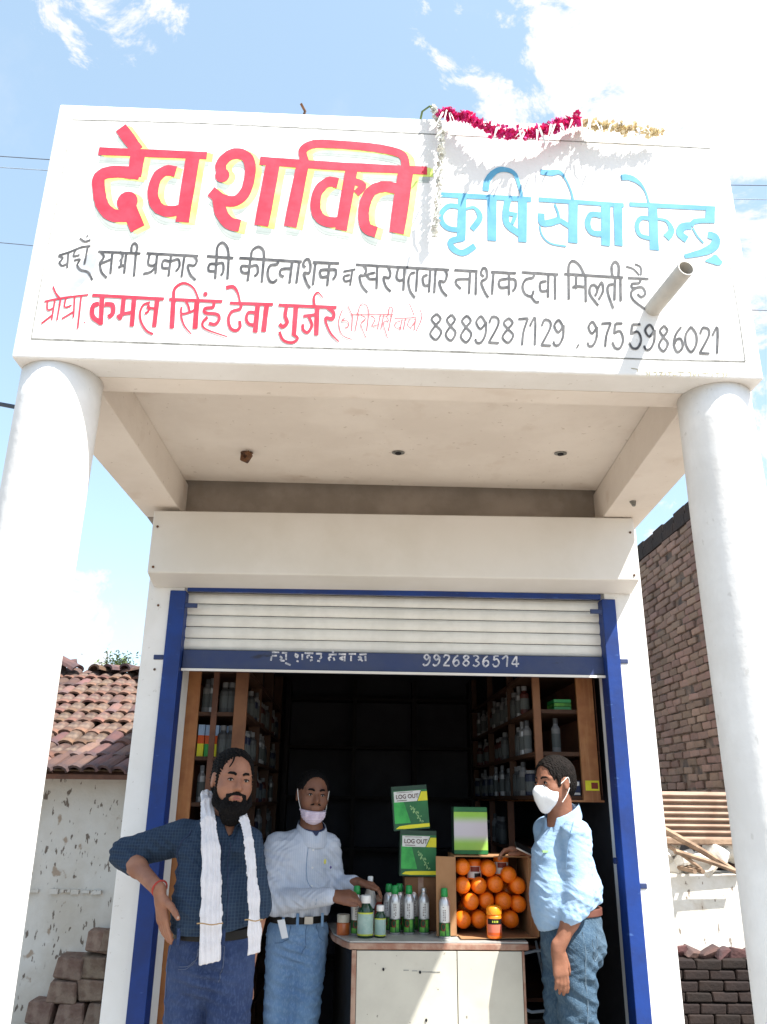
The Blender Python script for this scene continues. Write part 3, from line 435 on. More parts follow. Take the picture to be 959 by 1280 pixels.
# thin painted border
def zb(px): return 0
yb = -.0005
bl = [[(-1.041, 3.698, .0045), (-.6, 3.704, .0038), (-.1, 3.700, .0046), (.26, 3.696, .004)], [(.30, 3.695, .003), (.8, 3.688, .0042), (1.246, 3.681, .0048)],
      [(-1.043, 2.806, .0058), (-.4, 2.803, .0045), (.3, 2.806, .0055), (.9, 2.800, .0045), (1.247, 2.802, .005)],
      [(-1.041, 3.62, .0018), (-1.040, 3.40, .0022), (-1.044, 3.1, .002), (-1.043, 2.806, .0035)], [(1.247, 3.66, .0012), (1.246, 3.3, .0012), (1.250, 3.0, .002), (1.247, 2.802, .0034)]]
ribbons('border_line', bl, M['greyline'], sign, 1.2, yb)
A_ = 1.24
LB = {'w0': 'large red lettering with yellow and grey drop shade', 'w1': 'pale blue painted word, first of three', 'w2': 'pale blue painted word in the middle', 'w3': 'pale blue painted word at the right'}
LAY = {'red': ('red', .0021), 'blue': ('skyblue', .0016), 'black': ('black', .0016), 'grey': ('paleink', .001)}
for (wd, col), st in SIGN_STROKES.items():
    st = [[(a*1e-4, b*1e-4, c*1e-4) for a, b, c in s] for s in st]
    if wd == 'w0':
        ribbons('lettering_shade', st, M['greysh'], sign, A_, -.0005, .006, -.034, step=.00001, label='grey drop shade under the red lettering')
        ribbons('lettering_shade', st, M['greysh'], sign, A_, -.0007, .010, -.024, step=.00001)
        ribbons('lettering_edge', st, M['yellow'], sign, A_, -.0010, .021, -.008, step=.00001, label='yellow right edge of the red lettering')
        ribbons('lettering_edge', st, M['yellow'], sign, A_, -.0013, .012, -.004, step=.00001)
    k, y = LAY[col]
    if wd == 'r5': k = 'thinred'
    o = ribbons('lettering', st, M[k], sign, A_, -y, grow=1.18 if col == 'black' else 1.0, step=.00003 if wd != 'w0' else .00002, rough=.05, label=LB.get(wd))
    if wd == 'sg': o['kind'] = 'stuff'
o = ribbons('painted_pipe_shadow', [[(-.893, 3.135, .030), (-.905, 3.085, .050), (-.940, 3.02, .046), (-.985, 2.94, .038)]], mat('grey_shadow_paint', (.34, .365, .40), .8, (.46, .48, .50), 12), sign, A_, -.0004, rough=.1)  # second pipe's cast shadow, painted on as a tapering grey ribbon
# shutter housing
P = [(-.955, 1.34, 2.413), (1.322, 1.34, 2.425), (1.34, 1.507, 2.40), (-.96, 1.507, 2.385), (-.955, 1.34, 2.715), (1.322, 1.34, 2.735), (1.34, 1.507, 2.737), (-.96, 1.507, 2.72)]
V, F = hexa(P); hs_ = put('shutter_housing', V, F, M['steel'], shop); b_ = hs_.modifiers.new('b', 'BEVEL'); b_.width = .006; b_.segments = 2
for x, z in ((-.93, 2.635), (1.30, 2.66), (-.93, 2.44), (1.30, 2.45)):
    V, F = lathe([(.006, 0), (.005, .004)], 10); put('screw', [(x+a, 1.339-c, z+b) for a, b, c in V], F, M['rust'], hs_)
for x, z in ((-.93, 2.30), (-.915, 2.0)):
    V, F = lathe([(.006, 0), (.005, .004)], 10); put('screw', [(x+a, 1.509-c, z+b) for a, b, c in V], F, M['rust'], shop)
# roller shutter
sh = put('roller_shutter', *boxv(-.800, 1.185, 1.505, 1.525, 2.372, 2.396), M['blue'], shop, label='half raised roller shutter with cream slats and navy bottom rail')
def slat_mesh():
    prof = [(0, 0), (-.004, .004), (-.0085, .014), (-.010, .026), (-.0085, .040), (-.004, .049), (.001, .0525)]
    V = []; F = []
    for x in (-.812, 1.196):
        for y, z in prof: V.append((x, y, z))
        for y, z in prof[::-1]: V.append((x, y+.0025, z))
    n = len(prof)*2
    for k in range(n): F.append((k, (k+1) % n, n+(k+1) % n, n+k))
    F.append(tuple(range(n))[::-1]); F.append(tuple(range(n, 2*n)))
    return newmesh('slat', V, F, M['slat'])
sm_ = slat_mesh()
sep = newmesh('slat_joint', *boxv(-.812, 1.196, .004, .007, -.003, .004), M['dark'])
for k in range(8):
    inst('slat', sm_, (0, 1.575, 2.106+.0555*k), sh); inst('slat_joint', sep, (0, 1.575, 2.106+.0555*k), sh)
br = box('bottom_rail', -.800, 1.188, 1.546, 1.580, 2.004, 2.100, M['rail'], sh, .003, label='navy rail with white stencilled name and number')
box('rail_lip', -.800, 1.188, 1.536, 1.546, 2.001, 2.012, M['steel'], sh)
for k, st in RAIL_STROKES.items():
    st = [[(a*1e-4, b*1e-4, c*1e-4) for a, b, c in s] for s in st]
    ribbons('stencil_lettering', st, M['rail_text'], br, 1.05, 1.5452, step=.00003, rough=.12)
gl = box('shutter_guide', -.878, -.803, 1.498, 1.60, -.05, 2.372, M['blue'], shop, .003)
gr = box('shutter_guide', 1.187, 1.253, 1.498, 1.60, -.05, 2.372, M['blue'], shop, .003)
for x0, x1, z, p in ((-.925, -.878, 2.045, gl), (1.253, 1.292, 2.065, gr), (1.253, 1.285, 1.10, gr)):
    box('lug', x0, x1, 1.505, 1.520, z, z+.022, M['rail'], p, .003)
box('stop_tab', -.803, -.745, 1.500, 1.508, 2.29, 2.312, M['rail'], gl, .002); box('stop_tab', 1.128, 1.187, 1.500, 1.508, 2.30, 2.322, M['rail'], gr, .002)
V, F = tube([(1.175, 1.59, 1.205), (1.200, 1.59, 1.205)], .014, 10); put('bolt', V, F, M['rail'], gr)

# ------------------------------------------------------------------ garlands on the sign
def flower_mesh(name, m_, r_, seed, n=12):
    rr = random.Random(seed); V = []; F = []
    for k in range(n):
        d = np.array([rr.gauss(0, 1), rr.gauss(0, 1), rr.gauss(0, 1)]); d /= np.linalg.norm(d)
        s = np.cross(d, (rr.random(), rr.random(), rr.random()+.1)); s /= np.linalg.norm(s); t = np.cross(d, s)
        R_ = r_*rr.uniform(.6, 1.25); w_ = R_*.42; o = len(V)
        V += [d*R_*.15, d*R_*.6+s*w_+t*.1*R_, d*R_+t*R_*.25, d*R_*.6-s*w_+t*.1*R_]
        F += [(o, o+1, o+2), (o, o+2, o+3)]
    return newmesh(name, V, F, m_)
def garland(name, path, key, label, cat, n, r_, spread, group=None, tassel=0):
    t = thing(name, path[0], label, cat, group)
    Q = catmull(path, 8)
    V, F = tube([q+np.array((0, 0, 0)) for q in Q], .0022, 5); put('string', V, F, M['petalwhite'], t)
    ms = [flower_mesh('blossom', M[key], r_, s) for s in range(5)]
    for k in range(n):
        f = k/(n-1)*(len(Q)-1); i = min(int(f), len(Q)-2); p = Q[i]+(Q[i+1]-Q[i])*(f-i)
        s = spread*(.6+.5*math.sin(k*.55+len(path)))
        p = p+np.array([random.gauss(0, s*.5), -abs(random.gauss(0, s*.45)), random.gauss(0, s*.6)]); p[1] = min(p[1], -.012)
        sc = random.uniform(.7, 1.15)
        inst('blossom', random.choice(ms), p, t, [random.uniform(0, 6.28) for _ in range(3)], (sc,)*3)
    if tassel:
        Vs = []; Fs = []
        for k in range(tassel):
            f = random.uniform(.03, .97)*(len(Q)-1); i = int(f); p = Q[i]+np.array([random.gauss(0, .01), -.012-random.random()*.03, -.01])
            L = random.uniform(.03, .09); w_ = random.uniform(.002, .005); dx = random.uniform(-.035, .02); o = len(Vs); a = random.uniform(-.004, .004)
            Vs += [p+(-w_, 0, 0), p+(w_, a, 0), p+(w_*.8+dx*.5, a-.006, -L*.55), p+(-w_*.8+dx*.5, -.006, -L*.55), p+(dx+w_*.3, -.003+a, -L), p+(dx-w_*.3, -.003, -L)]
            Fs += [(o, o+1, o+2, o+3), (o+3, o+2, o+4, o+5)]
        tag(put('tinsel', Vs, Fs, M['petalwhite'], t), kind='stuff')
    return t
garland('flower_garland', [(.262, -.03, 3.765), (.36, -.045, 3.73), (.47, -.055, 3.655), (.58, -.05, 3.665), (.67, -.05, 3.70), (.755, -.03, 3.758)], 'pink',
        'magenta flower garland sagging in two swags across the sign top', 'garland', 200, .018, .016, tassel=14)
garland('flower_garland', [(.775, -.02, 3.757), (.84, -.04, 3.722), (.93, -.045, 3.706), (1.055, -.03, 3.715)], 'cream',
        'faded cream and yellow flower garland at the right end of the sign top', 'garland', 90, .016, .012, tassel=10)
garland('flower_garland', [(.235, -.02, 3.79), (.262, -.03, 3.70), (.262, -.035, 3.60), (.255, -.035, 3.47), (.245, -.03, 3.33), (.235, -.03, 3.24)], 'petalwhite',
        'white flower garland hanging straight down between the red and the blue lettering', 'garland', 70, .014, .010, tassel=4)
V, F = tube([(.19, .05, 3.768), (.20, .0, 3.80), (.225, -.025, 3.80), (.245, -.02, 3.78)], .004, 6)
put('wire_hook', V, F, M['leaf'], shop); V, F = tube([(-.235, .03, 3.768), (-.225, .02, 3.80), (-.24, .0, 3.815)], .005, 6); put('nail', V, F, M['rust'], shop)

# ------------------------------------------------------------------ overhead cables
def cable(P, r_, m_, label):
    Q = catmull(P, 8); V, F = tube(Q, r_, 6); o = put('power_cable', V, F, m_); tag(o, label, 'cable')
cable([(-9, 6, 9.30), (-4.34, 6, 9.07), (0, 6, 8.98), (6, 6, 9.1), (12, 6, 9.4)], .0055, M['wire'], 'upper of the two thin cables close together, left of the red lettering')
cable([(-9, 6.15, 9.22), (-4.34, 6.15, 9.03), (0, 6.15, 8.93), (6, 6.15, 9.0), (12, 6.15, 9.3)], .0055, M['pale_cable'], 'lower pale cable of the close pair, left of the red lettering')
cable([(-9, 6.3, 8.2), (-4.34, 6.3, 7.98), (0, 6.3, 7.55), (4.8, 6.3, 7.36), (12, 6.3, 7.5)], .005, M['wire'], 'single thin cable passing behind the middle of the signboard')
cable([(-9, 5.2, 5.4), (-3.8, 3.2, 4.35), (-1.6, .7, 2.95), (-1.10, .20, 2.657)], .008, M['rope'], 'short thick dark cable reaching the top of the left column')

# ------------------------------------------------------------------ brick building on the right
bb = thing('brick_building', (2.7, 4.5, -.1), 'tall shaded building of bare weathered bricks seen between shop and right column', 'building')
box('wall_core', 2.565, 6.2, 3.34, 7.6, -.1, 3.585, M['mortar'], bb)
bms = [stone_mesh('brick', .11, .160, .0515, M['brick'], s, .004, .005) for s in range(7)]
bz0 = 1.43; low = []; cand = []; r_i = 0
while bz0+.0575*r_i+.026 < 3.49:
    z = bz0+.0575*r_i+.026; wob = .004*math.sin(r_i*.9)
    for k in range(24):
        y = 3.36+.170*k+(.085 if r_i % 2 else 0)+random.uniform(-.012, .012)
        if y > 7.4: continue
        (cand if 3.50 < y < 4.82 else low).append((y, z+wob*math.sin(y*2)))
    r_i += 1
random.shuffle(cand)
for y, z in cand[:300]:
    inst('brick', random.choice(bms), (2.60+random.uniform(-.007, .012)+.022*(random.random() < .06), y, z+random.uniform(-.003, .003)), bb, (random.uniform(-.03, .03), 0, random.uniform(-.03, .03)), (1, random.uniform(.86, 1.02), random.uniform(.85, 1.02)))
low = [boxv(2.546+random.uniform(-.005, .004), 2.58, y-.078, y+.078, z-.0245, z+.0245) for y, z in low+cand[300:]]
Vb, Fb, _ = join([boxv(2.545, 2.72, y, y+.225, 3.50, 3.575) for y in np.arange(3.34, 7.5, .233)]+[boxv(2.56, 2.72, y+.01, y+.225, 3.587, 3.65+random.uniform(-.015, .01)) for y in np.arange(3.34, 7.5, .233)])
tag(put('brick_coping', Vb, Fb, M['brickdark'], bb), kind='stuff')
for r_i in range(17):
    z = 1.43-.0825*(r_i+1)
    for k in range(20):
        y = 3.35+.2335*k+(.1165 if r_i % 2 else 0); low.append(boxv(2.546+random.uniform(-.005, .004), 2.58, y, y+.222, z, z+.0735))
V, F, _ = join(low); tag(put('brickwork', V, F, M['brick'], bb), kind='stuff')

# lean-to with corrugated sheet and broken white wall
M['chalk'] = mat('chalk_plaster', (.66, .64, .60), .95, (.58, .55, .49), 6, 1, .5, 25); overlay(M['chalk'], noise_mask(7, .60, .72, (1, 1, .5), 7, .7), (.42, .33, .24)); overlay(M['chalk'], noise_mask(22, .67, .70, (1.4, 1.4, .6), 3, .8), (.15, .11, .08))  # off-white plaster with brown blotches and dark flecks
lt = thing('lean_to_shed', (2.1, 3.3, -.1), 'low broken whitewashed shed with a rusty corrugated sheet on its top', 'shed')
V = []; F = []; nx = 2; zs = np.linspace(1.20, 1.52, 150)
for x in (1.45, 2.59):
    for z in zs:
        V.append((x, 3.18+.15*(z-1.2)-.016*math.cos((z-1.2)/.0375*2*math.pi), z))
n = len(zs); F = [(k, k+n, k+n+1, k+1) for k in range(n-1)]
o = put('corrugated_sheet', V, F, M['tin'], lt, smooth=True); s_ = o.modifiers.new('s', 'SOLIDIFY'); s_.thickness = .002; s_.offset = 1
box('ledge_board', 1.5, 2.58, 3.16, 3.20, 1.205, 1.235, M['timber'], lt, .003)
# broken plaster wall, uneven top, made from columns of blocks
rows_ = [[boxv(1.40+.075*k, 1.40+.075*(k+1)-.001, 3.30+random.uniform(0, .004), 3.50, -.1, 1.045+random.uniform(-.02, .03)+(.10 if k < 8 else (.0 if k < 12 else .06))) for k in range(16)]]
V, F, _ = join([q for rr_ in rows_ for q in rr_])
box('wall', 1.40, 2.59, 3.18, 3.50, -.1, 1.03, M['chalk'], lt)
bk = [stone_mesh('rubble_stone', .12, .14, .075, M['chalk'], 40+s, .018, .012) for s in range(4)]
for k in range(22):
    x = 1.50+.052*k; h = 1.045+.06*abs(math.sin(k*1.7)) + (.06 if (x < 2.02 or x > 2.28) else 0)
    inst('rubble_stone', random.choice(bk), (x, 3.26+random.uniform(-.04, .05), h), lt, (random.uniform(-.4, .4), random.uniform(-.5, .5), random.uniform(0, 3)))
    if (x < 2.03 or x > 2.25): inst('rubble_stone', random.choice(bk), (x+.02, 3.28, h+.07), lt, (random.uniform(-.4, .4), random.uniform(-.5, .5), random.uniform(0, 3)))
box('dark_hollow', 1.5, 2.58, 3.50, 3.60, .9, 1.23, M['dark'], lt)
for (a, b_, r_) in (((1.93, 3.02, 1.30), (2.45, 3.16, 1.035), .022), ((2.0, 3.03, 1.17), (2.43, 3.10, 1.045), .016), ((1.98, 3.08, 1.20), (2.16, 3.05, 1.07), .014)):
    V, F = tube([a, tuple((np.array(a)+np.array(b_))/2+(0, 0, .006)), b_], [r_, r_*.9, r_*.7], 7); put('loose_timber', V, F, M['timber'], lt)
for x in (2.085, 2.135):
    V, F = tube([(x, 3.25, 1.065), (x+.01, 2.99, 1.06)], .014, 7); put('peg', V, F, M['timber'], lt)
# dark brick wall at the lower right
dw = thing('brick_wall', (2.0, 2.65, -.1), 'low dark brick wall with a ragged top at the lower right', 'wall')
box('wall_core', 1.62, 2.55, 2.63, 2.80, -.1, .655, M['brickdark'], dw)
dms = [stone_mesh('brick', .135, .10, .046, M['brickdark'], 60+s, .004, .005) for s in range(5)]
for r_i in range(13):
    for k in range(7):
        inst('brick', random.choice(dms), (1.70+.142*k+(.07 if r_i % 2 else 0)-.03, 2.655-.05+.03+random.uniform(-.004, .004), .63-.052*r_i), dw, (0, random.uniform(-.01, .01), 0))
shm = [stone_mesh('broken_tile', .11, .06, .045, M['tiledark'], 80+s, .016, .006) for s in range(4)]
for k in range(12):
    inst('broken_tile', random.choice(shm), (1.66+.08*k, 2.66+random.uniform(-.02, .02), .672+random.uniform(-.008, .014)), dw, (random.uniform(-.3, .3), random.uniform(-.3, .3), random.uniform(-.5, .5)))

# ------------------------------------------------------------------ tiled house on the left
hs = thing('village_house', (-2.6, 3.9, -.1), 'old mud walled house with a sagging country tile roof beyond the left column', 'house')
box('wall', -5.4, -1.28, 3.62, 3.85, -.1, 1.66, M['mud'], hs)
box('side_wall', -1.45, -1.279, 3.851, 6.6, -.1, 1.66, M['mud'], hs)
lv = []
for k in range(60):
    if random.random() < .8: lv.append(boxv(-5.35+.068*k, -5.35+.068*k+random.uniform(.05, .068), 3.600+random.uniform(-.012, .006), 3.6195, .850+random.uniform(-.008, .006), .870+random.uniform(-.004, .006)))
V, F, _ = join(lv); tag(put('wall_ledge', V, F, M['mud'], hs), kind='stuff')
V, F = tube([(-5.4, 3.40, 1.585), (-3.4, 3.40, 1.60), (-1.2, 3.41, 1.585)], .03, 8); put('eave_pole', V, F, M['timber'], hs)
ey, ez, ry, rz = 3.34, 1.60, 5.05, 2.47
P = [(-5.5, ey, ez-.05), (-1.15, ey, ez-.05), (-1.15, ry, rz-.06), (-5.5, ry, rz-.06), (-5.5, ey, ez-.02), (-1.15, ey, ez-.02), (-1.15, ry, rz-.03), (-5.5, ry, rz-.03)]
V, F = hexa(P); put('roof_deck', V, F, M['darkwood'], hs)
P = [(-5.5, ry, rz-.06), (-1.15, ry, rz-.06), (-1.15, 6.8, 1.5), (-5.5, 6.8, 1.5), (-5.5, ry, rz-.03), (-1.15, ry, rz-.03), (-1.15, 6.8, 1.55), (-5.5, 6.8, 1.55)]
V, F = hexa(P); put('roof_deck', V, F, M['tiledark'], hs)
def tile_mesh(m_, seed):
    rr = random.Random(seed); V = []; F = []; n = 7; L = .27
    for j, (yy, r_) in enumerate(((0, .062), (L, .050))):
        for k in range(n):
            a = math.pi*k/(n-1); V.append((r_*math.cos(a)*1.0+rr.uniform(-.002, .002), yy, r_*math.sin(a)*.72))
    for k in range(n):
        a = math.pi*k/(n-1); V.append((.048*math.cos(a), 0.001, .048*math.sin(a)*.72-.006))
    F = [(k, k+1, n+k+1, n+k) for k in range(n-1)]+[(k+1, k, 2*n+k, 2*n+k+1) for k in range(n-1)]
    me = newmesh('roof_tile', V, F, m_); return me
tmL = [tile_mesh(M['tile'], s) for s in range(4)]; tmD = [tile_mesh(M['tiledark'], s) for s in range(3)]
sl = math.atan2(rz-ez, ry-ey); Ls = math.hypot(rz-ez, ry-ey); nr = 10; cnt = 0
for r_i in range(nr):
    for k in range(29):
        x = -1.22-.098*k+(random.uniform(-.008, .008))+(.03 if r_i % 2 else 0)
        s_ = r_i/nr*Ls; y = ey-.03+s_*math.cos(sl); z = ez-.008+s_*math.sin(sl)+random.uniform(-.004, .010)
        dark = random.random() < (1.0 if r_i < 1 else .8 if r_i < 2 else .35 if r_i < 3 else .07)  # lower rows mostly dark: shop roof's shadow put into the tile colour
        yawj = random.uniform(-.06, .06)+(-.32 if (r_i in (0, 1)) else -.12 if r_i < 4 else 0)
        inst('roof_tile', random.choice(tmD if dark else tmL), (x, y, z), hs, (sl-.045+random.uniform(-.03, .03), random.uniform(-.08, .08), yawj), (1.0, 1, 1)); cnt += 1
for k in range(9):
    inst('roof_tile', random.choice(tmL+tmD), (-1.75-.13*k+random.uniform(-.03, .03), ry-.12+random.uniform(-.12, .02), rz-.02+random.uniform(.0, .05)), hs, (random.uniform(-.1, .5), random.uniform(-.3, .3), random.choice((-1.3, -1.0, 1.2, .9, -.6))), (1.25, 1.3, 1.2))
# exposed mud bricks, stepped
am = [stone_mesh('mud_brick', .164, .16, .124, M['adobe'], 100+s, .012, .009) for s in range(5)]
xs = [(-1.39, .74), (-1.45, .60), (-1.56, .59), (-1.42, .46), (-1.58, .45), (-1.72, .445), (-1.40, .325), (-1.57, .32), (-1.745, .315), (-1.86, .20), (-1.68, .19), (-1.50, .19), (-1.35, .19), (-1.9, .06), (-1.73, .06), (-1.56, .06), (-1.39, .06)]
for x, z in xs:
    inst('mud_brick', random.choice(am), (x-.01, 3.575+random.uniform(-.02, .01), z-.01), hs, (random.uniform(-.05, .05), random.uniform(-.06, .06), random.uniform(-.1, .1)))

# tree top beyond the tiled roof
tr = thing('tree', (-3.25, 9, -.1), 'small green tree top just showing above the tiled roof', 'tree')
V, F = tube([(-3.25, 9, -.1), (-3.2, 9, 1.5), (-3.22, 9.02, 2.6), (-3.22, 9, 3.1)], [.10, .07, .04, .015], 8); put('trunk', V, F, M['bark'], tr)
V = []; F = []
for k in range(700):
    d = np.array([random.gauss(0, .11), random.gauss(0, .12), random.gauss(0, .085)]); p = np.array((-3.24, 9, 3.10))+d*(1.0 if random.random() < .8 else 1.25)
    a = np.array([random.gauss(0, 1) for _ in range(3)]); a /= np.linalg.norm(a); b_ = np.cross(a, (.3, .5, .8)); b_ /= np.linalg.norm(b_); o_ = len(V); s = random.uniform(.02, .038)
    V += [p-a*s, p+b_*s*.4, p+a*s, p-b_*s*.4]; F.append((o_, o_+1, o_+2, o_+3))
put('crown', V, F, M['leaf'], tr)

# ------------------------------------------------------------------ signed distance modelling for people and cloth
import openvdb as vdb
def nrm(v): v = np.asarray(v, float); return v/np.linalg.norm(v)
class Field:
    def __init__(s, lo, hi, h):
        s.lo = np.array(lo, float); s.h = h
        s.n = np.ceil((np.array(hi)-s.lo)/h).astype(int)+1
        s.a = np.full(s.n, .06, dtype=np.float32)
        s.ax = [(s.lo[i]+h*np.arange(s.n[i])).astype(np.float32) for i in range(3)]
    def win(s, lo, hi):
        a = np.clip(np.floor((np.array(lo)-s.lo)/s.h).astype(int), 0, s.n); b = np.clip(np.ceil((np.array(hi)-s.lo)/s.h).astype(int)+1, 0, s.n)
        sl = tuple(slice(a[i], b[i]) for i in range(3))
        X = s.ax[0][sl[0]][:, None, None]; Y = s.ax[1][sl[1]][None, :, None]; Z = s.ax[2][sl[2]][None, None, :]
        return sl, X, Y, Z
    def cap(s, a, b, ra, rb, k=.02, n=None, f=1., op='u'):
        """tapered capsule; n, f: flatten along direction n to a fraction f"""
        a = np.array(a, float); b = np.array(b, float); r = max(ra, rb)+k+.03
        if n is not None and f > 1: r = r*f
        sl, X, Y, Z = s.win(np.minimum(a, b)-r, np.maximum(a, b)+r)
        if min(s.a[sl].shape) == 0: return
        d = b-a; px, py, pz = X-a[0], Y-a[1], Z-a[2]
        L = float(d@d) or 1e-9
        t = np.clip((px*d[0]+py*d[1]+pz*d[2])/L, 0, 1)
        qx, qy, qz = px-t*d[0], py-t*d[1], pz-t*d[2]
        if n is not None:
            n = nrm(n); c = (qx*n[0]+qy*n[1]+qz*n[2])*(1/f-1); qx = qx+c*n[0]; qy = qy+c*n[1]; qz = qz+c*n[2]
        D = np.sqrt(qx*qx+qy*qy+qz*qz)-(ra+(rb-ra)*t)
        if n is not None and f < 1: D = D*(.5+.5*f)
        s.mix(sl, D, k, op)
    def ell(s, c, r, k=.015, Rm=None, op='u'):
        c = np.array(c, float); r = np.array(r, float); m_ = r.max()+k+.03
        sl, X, Y, Z = s.win(c-m_, c+m_)
        if min(s.a[sl].shape) == 0: return
        P = [X-c[0], Y-c[1], Z-c[2]]
        if Rm is not None: P = [P[0]*Rm[i][0]+P[1]*Rm[i][1]+P[2]*Rm[i][2] for i in range(3)]
        k0 = np.sqrt((P[0]/r[0])**2+(P[1]/r[1])**2+(P[2]/r[2])**2)
        k1 = np.sqrt((P[0]/r[0]**2)**2+(P[1]/r[1]**2)**2+(P[2]/r[2]**2)**2)+1e-6
        s.mix(sl, (k0*(k0-1)/k1), k, op)
    def mix(s, sl, D, k, op):
        A = s.a[sl]
        if op == 'u':
            h = np.clip(.5+.5*(A-D)/k, 0, 1); s.a[sl] = A*(1-h)+D*h-k*h*(1-h)
        elif op == 'cut':
            D = -D; h = np.clip(.5-.5*(A-D)/k, 0, 1); s.a[sl] = A*(1-h)+D*h+k*h*(1-h)
    def plane(s, p, n, k=.004):
        """keep the side the normal points away from"""
        n = nrm(n); X = s.ax[0][:, None, None]; Y = s.ax[1][None, :, None]; Z = s.ax[2][None, None, :]
        D = (X-p[0])*n[0]+(Y-p[1])*n[1]+(Z-p[2])*n[2]; s.a = np.maximum(s.a, D.astype(np.float32))
    def verts(s):
        g_ = vdb.FloatGrid(.06); g_.copyFromArray(np.ascontiguousarray(s.a)); p, q = g_.convertToQuads(0.0)
        return p.astype(np.float64)*s.h+s.lo, q.astype(np.int64)
def vnormals(V, F):
    a = np.cross(V[F[:, 2]]-V[F[:, 0]], V[F[:, 3]]-V[F[:, 1]]); N_ = np.zeros_like(V)
    for k in range(4): np.add.at(N_, F[:, k], a)
    return N_/(np.linalg.norm(N_, axis=1, keepdims=True)+1e-12)
def relax(V, F, it=2, lam=.5):
    E_ = np.concatenate([F[:, [0, 1]], F[:, [1, 2]], F[:, [2, 3]], F[:, [3, 0]]]); 
    deg = np.zeros(len(V)); np.add.at(deg, E_[:, 0], 1); np.add.at(deg, E_[:, 1], 1)
    for _ in range(it):
        S_ = np.zeros_like(V); np.add.at(S_, E_[:, 0], V[E_[:, 1]]); np.add.at(S_, E_[:, 1], V[E_[:, 0]])
        V = V+(S_/np.maximum(deg, 1)[:, None]-V)*lam
    return V
def fput(name, f, m_, parent, it=2, disp=None, label=None):
    V, F = f.verts()
    if len(V) == 0: print('EMPTY', name); return None
    F = F[:, ::-1]; V = relax(V, F, it)
    N_ = vnormals(V, F)
    c = ((V-V.mean(0))*N_).sum(1).mean()
    if c < 0: N_ = -N_; F = F[:, ::-1]
    if disp is not None: V = V+N_*(disp(V, N_)*np.clip(1.15-np.abs(N_[:, 2])**3, 0, 1))[:, None]
    return put(name, V, F, m_, parent, smooth=True, label=label)
def wsin(V, d, wl, ph=0.): return np.sin((V@np.array(nrm(d)))*2*math.pi/wl+ph)
def folds(V, seeds, amp):
    """soft irregular cloth folds: warped sines"""
    r_ = random.Random(seeds); out = np.zeros(len(V))
    W_ = V+.012*np.stack([wsin(V, (1, .4, 2), .13, r_.random()*6), wsin(V, (.3, 1, 1.4), .11, 1), wsin(V, (1, -1, .5), .15, 2)], 1)
    for wl, a, d in ((.085, 1, (.5, .3, 1)), (.055, .7, (-.8, .2, 1)), (.12, 1, (.2, .5, -1)), (.034, .35, (1, .2, .7))):
        s = wsin(W_, np.array(d)+np.array([r_.uniform(-.3, .3) for _ in range(3)]), wl, r_.random()*6)
        gate = .5+.5*wsin(W_, (r_.uniform(-1, 1), r_.uniform(-1, 1), r_.uniform(-1, 1)), .22, r_.random()*6)
        out += a*(1-2*np.abs(s)**.7)*gate
    return amp*out
def near(V, p, r_): return np.exp(-((V-np.array(p))**2).sum(1)/(r_*r_))

# skin, hair and cloth materials
def skinmat(name, c, c2): return mat(name, c, .55, c2, 14, 1, .12, 90, spec=.35, sss=.06)
M['skinA'] = skinmat('skin_tan', (.31, .145, .088), (.24, .105, .065)); M['skinB'] = skinmat('skin_brown', (.19, .085, .05), (.15, .065, .04)); M['skinC'] = skinmat('skin_warm_brown', (.26, .115, .07), (.20, .085, .05))
M['hair'] = mat('black_hair', (.004, .0035, .004), .75, (.007, .006, .006), 60, 1, .8, 160, spec=.12)
M['hairgrey'] = mat('dark_brown_hair', (.006, .005, .0045), .8, (.013, .010, .009), 50, 1, .8, 150, spec=.12)
M['lip'] = mat('lip', (.26, .09, .075), .5); M['eye'] = mat('eye_white', (.48, .44, .40), .3); M['iris'] = mat('iris', (.015, .01, .008), .2)
M['nail'] = mat('finger_nail', (.50, .33, .26), .4)
M['checks'] = mat('blue_checked_cotton', (.017, .031, .060), .85, (.021, .038, .068), 30, 1, .15, 200, spec=.15)
overlay(M['checks'], band_mask('X', .0115, .26, .5), (.045, .070, .11)); overlay(M['checks'], band_mask('Z', .0115, .26, .4), (.045, .070, .11))
M['shirtw'] = mat('white_blue_striped_cotton', (.46, .51, .60), .85, (.50, .54, .62), 20, 1, .15, 150, spec=.15)
overlay(M['shirtw'], band_mask('X', .010, .28, .30), (.30, .36, .48))
M['shirtb'] = mat('light_blue_cotton', (.25, .385, .56), .85, (.31, .44, .60), 20, 1, .2, 150, spec=.15)
M['collarin'] = mat('navy_collar_band', (.03, .04, .09), .8)
M['towel'] = mat('white_cotton_scarf', (.66, .65, .68), .95, (.60, .59, .62), 30, 1, .4, 220, spec=.1)
def denim(name, c, c2, c3):
    m_ = mat(name, c, .9, c2, 7, 1, .5, 260, spec=.15); overlay(m_, noise_mask(4, .50, .75, (1.3, 1.3, .6), 3, .6), c3); overlay(m_, noise_mask(160, .5, .62, (1, 1, .4), 2, .3), c3); return m_
M['jeansA'] = denim('dark_blue_denim', (.032, .052, .125), (.024, .040, .10), (.08, .115, .22))
M['jeansB'] = denim('light_blue_denim', (.16, .28, .46), (.12, .22, .40), (.30, .43, .60))
M['jeansC'] = denim('faded_teal_denim', (.055, .095, .14), (.04, .075, .118), (.12, .175, .225))
M['leather'] = mat('black_leather', (.010, .009, .009), .5, (.014, .013, .012), 20, spec=.2); M['brownleather'] = mat('brown_leather', (.13, .05, .035), .5)
M['metal'] = mat('dull_metal', (.45, .44, .42), .35, metal=1.)
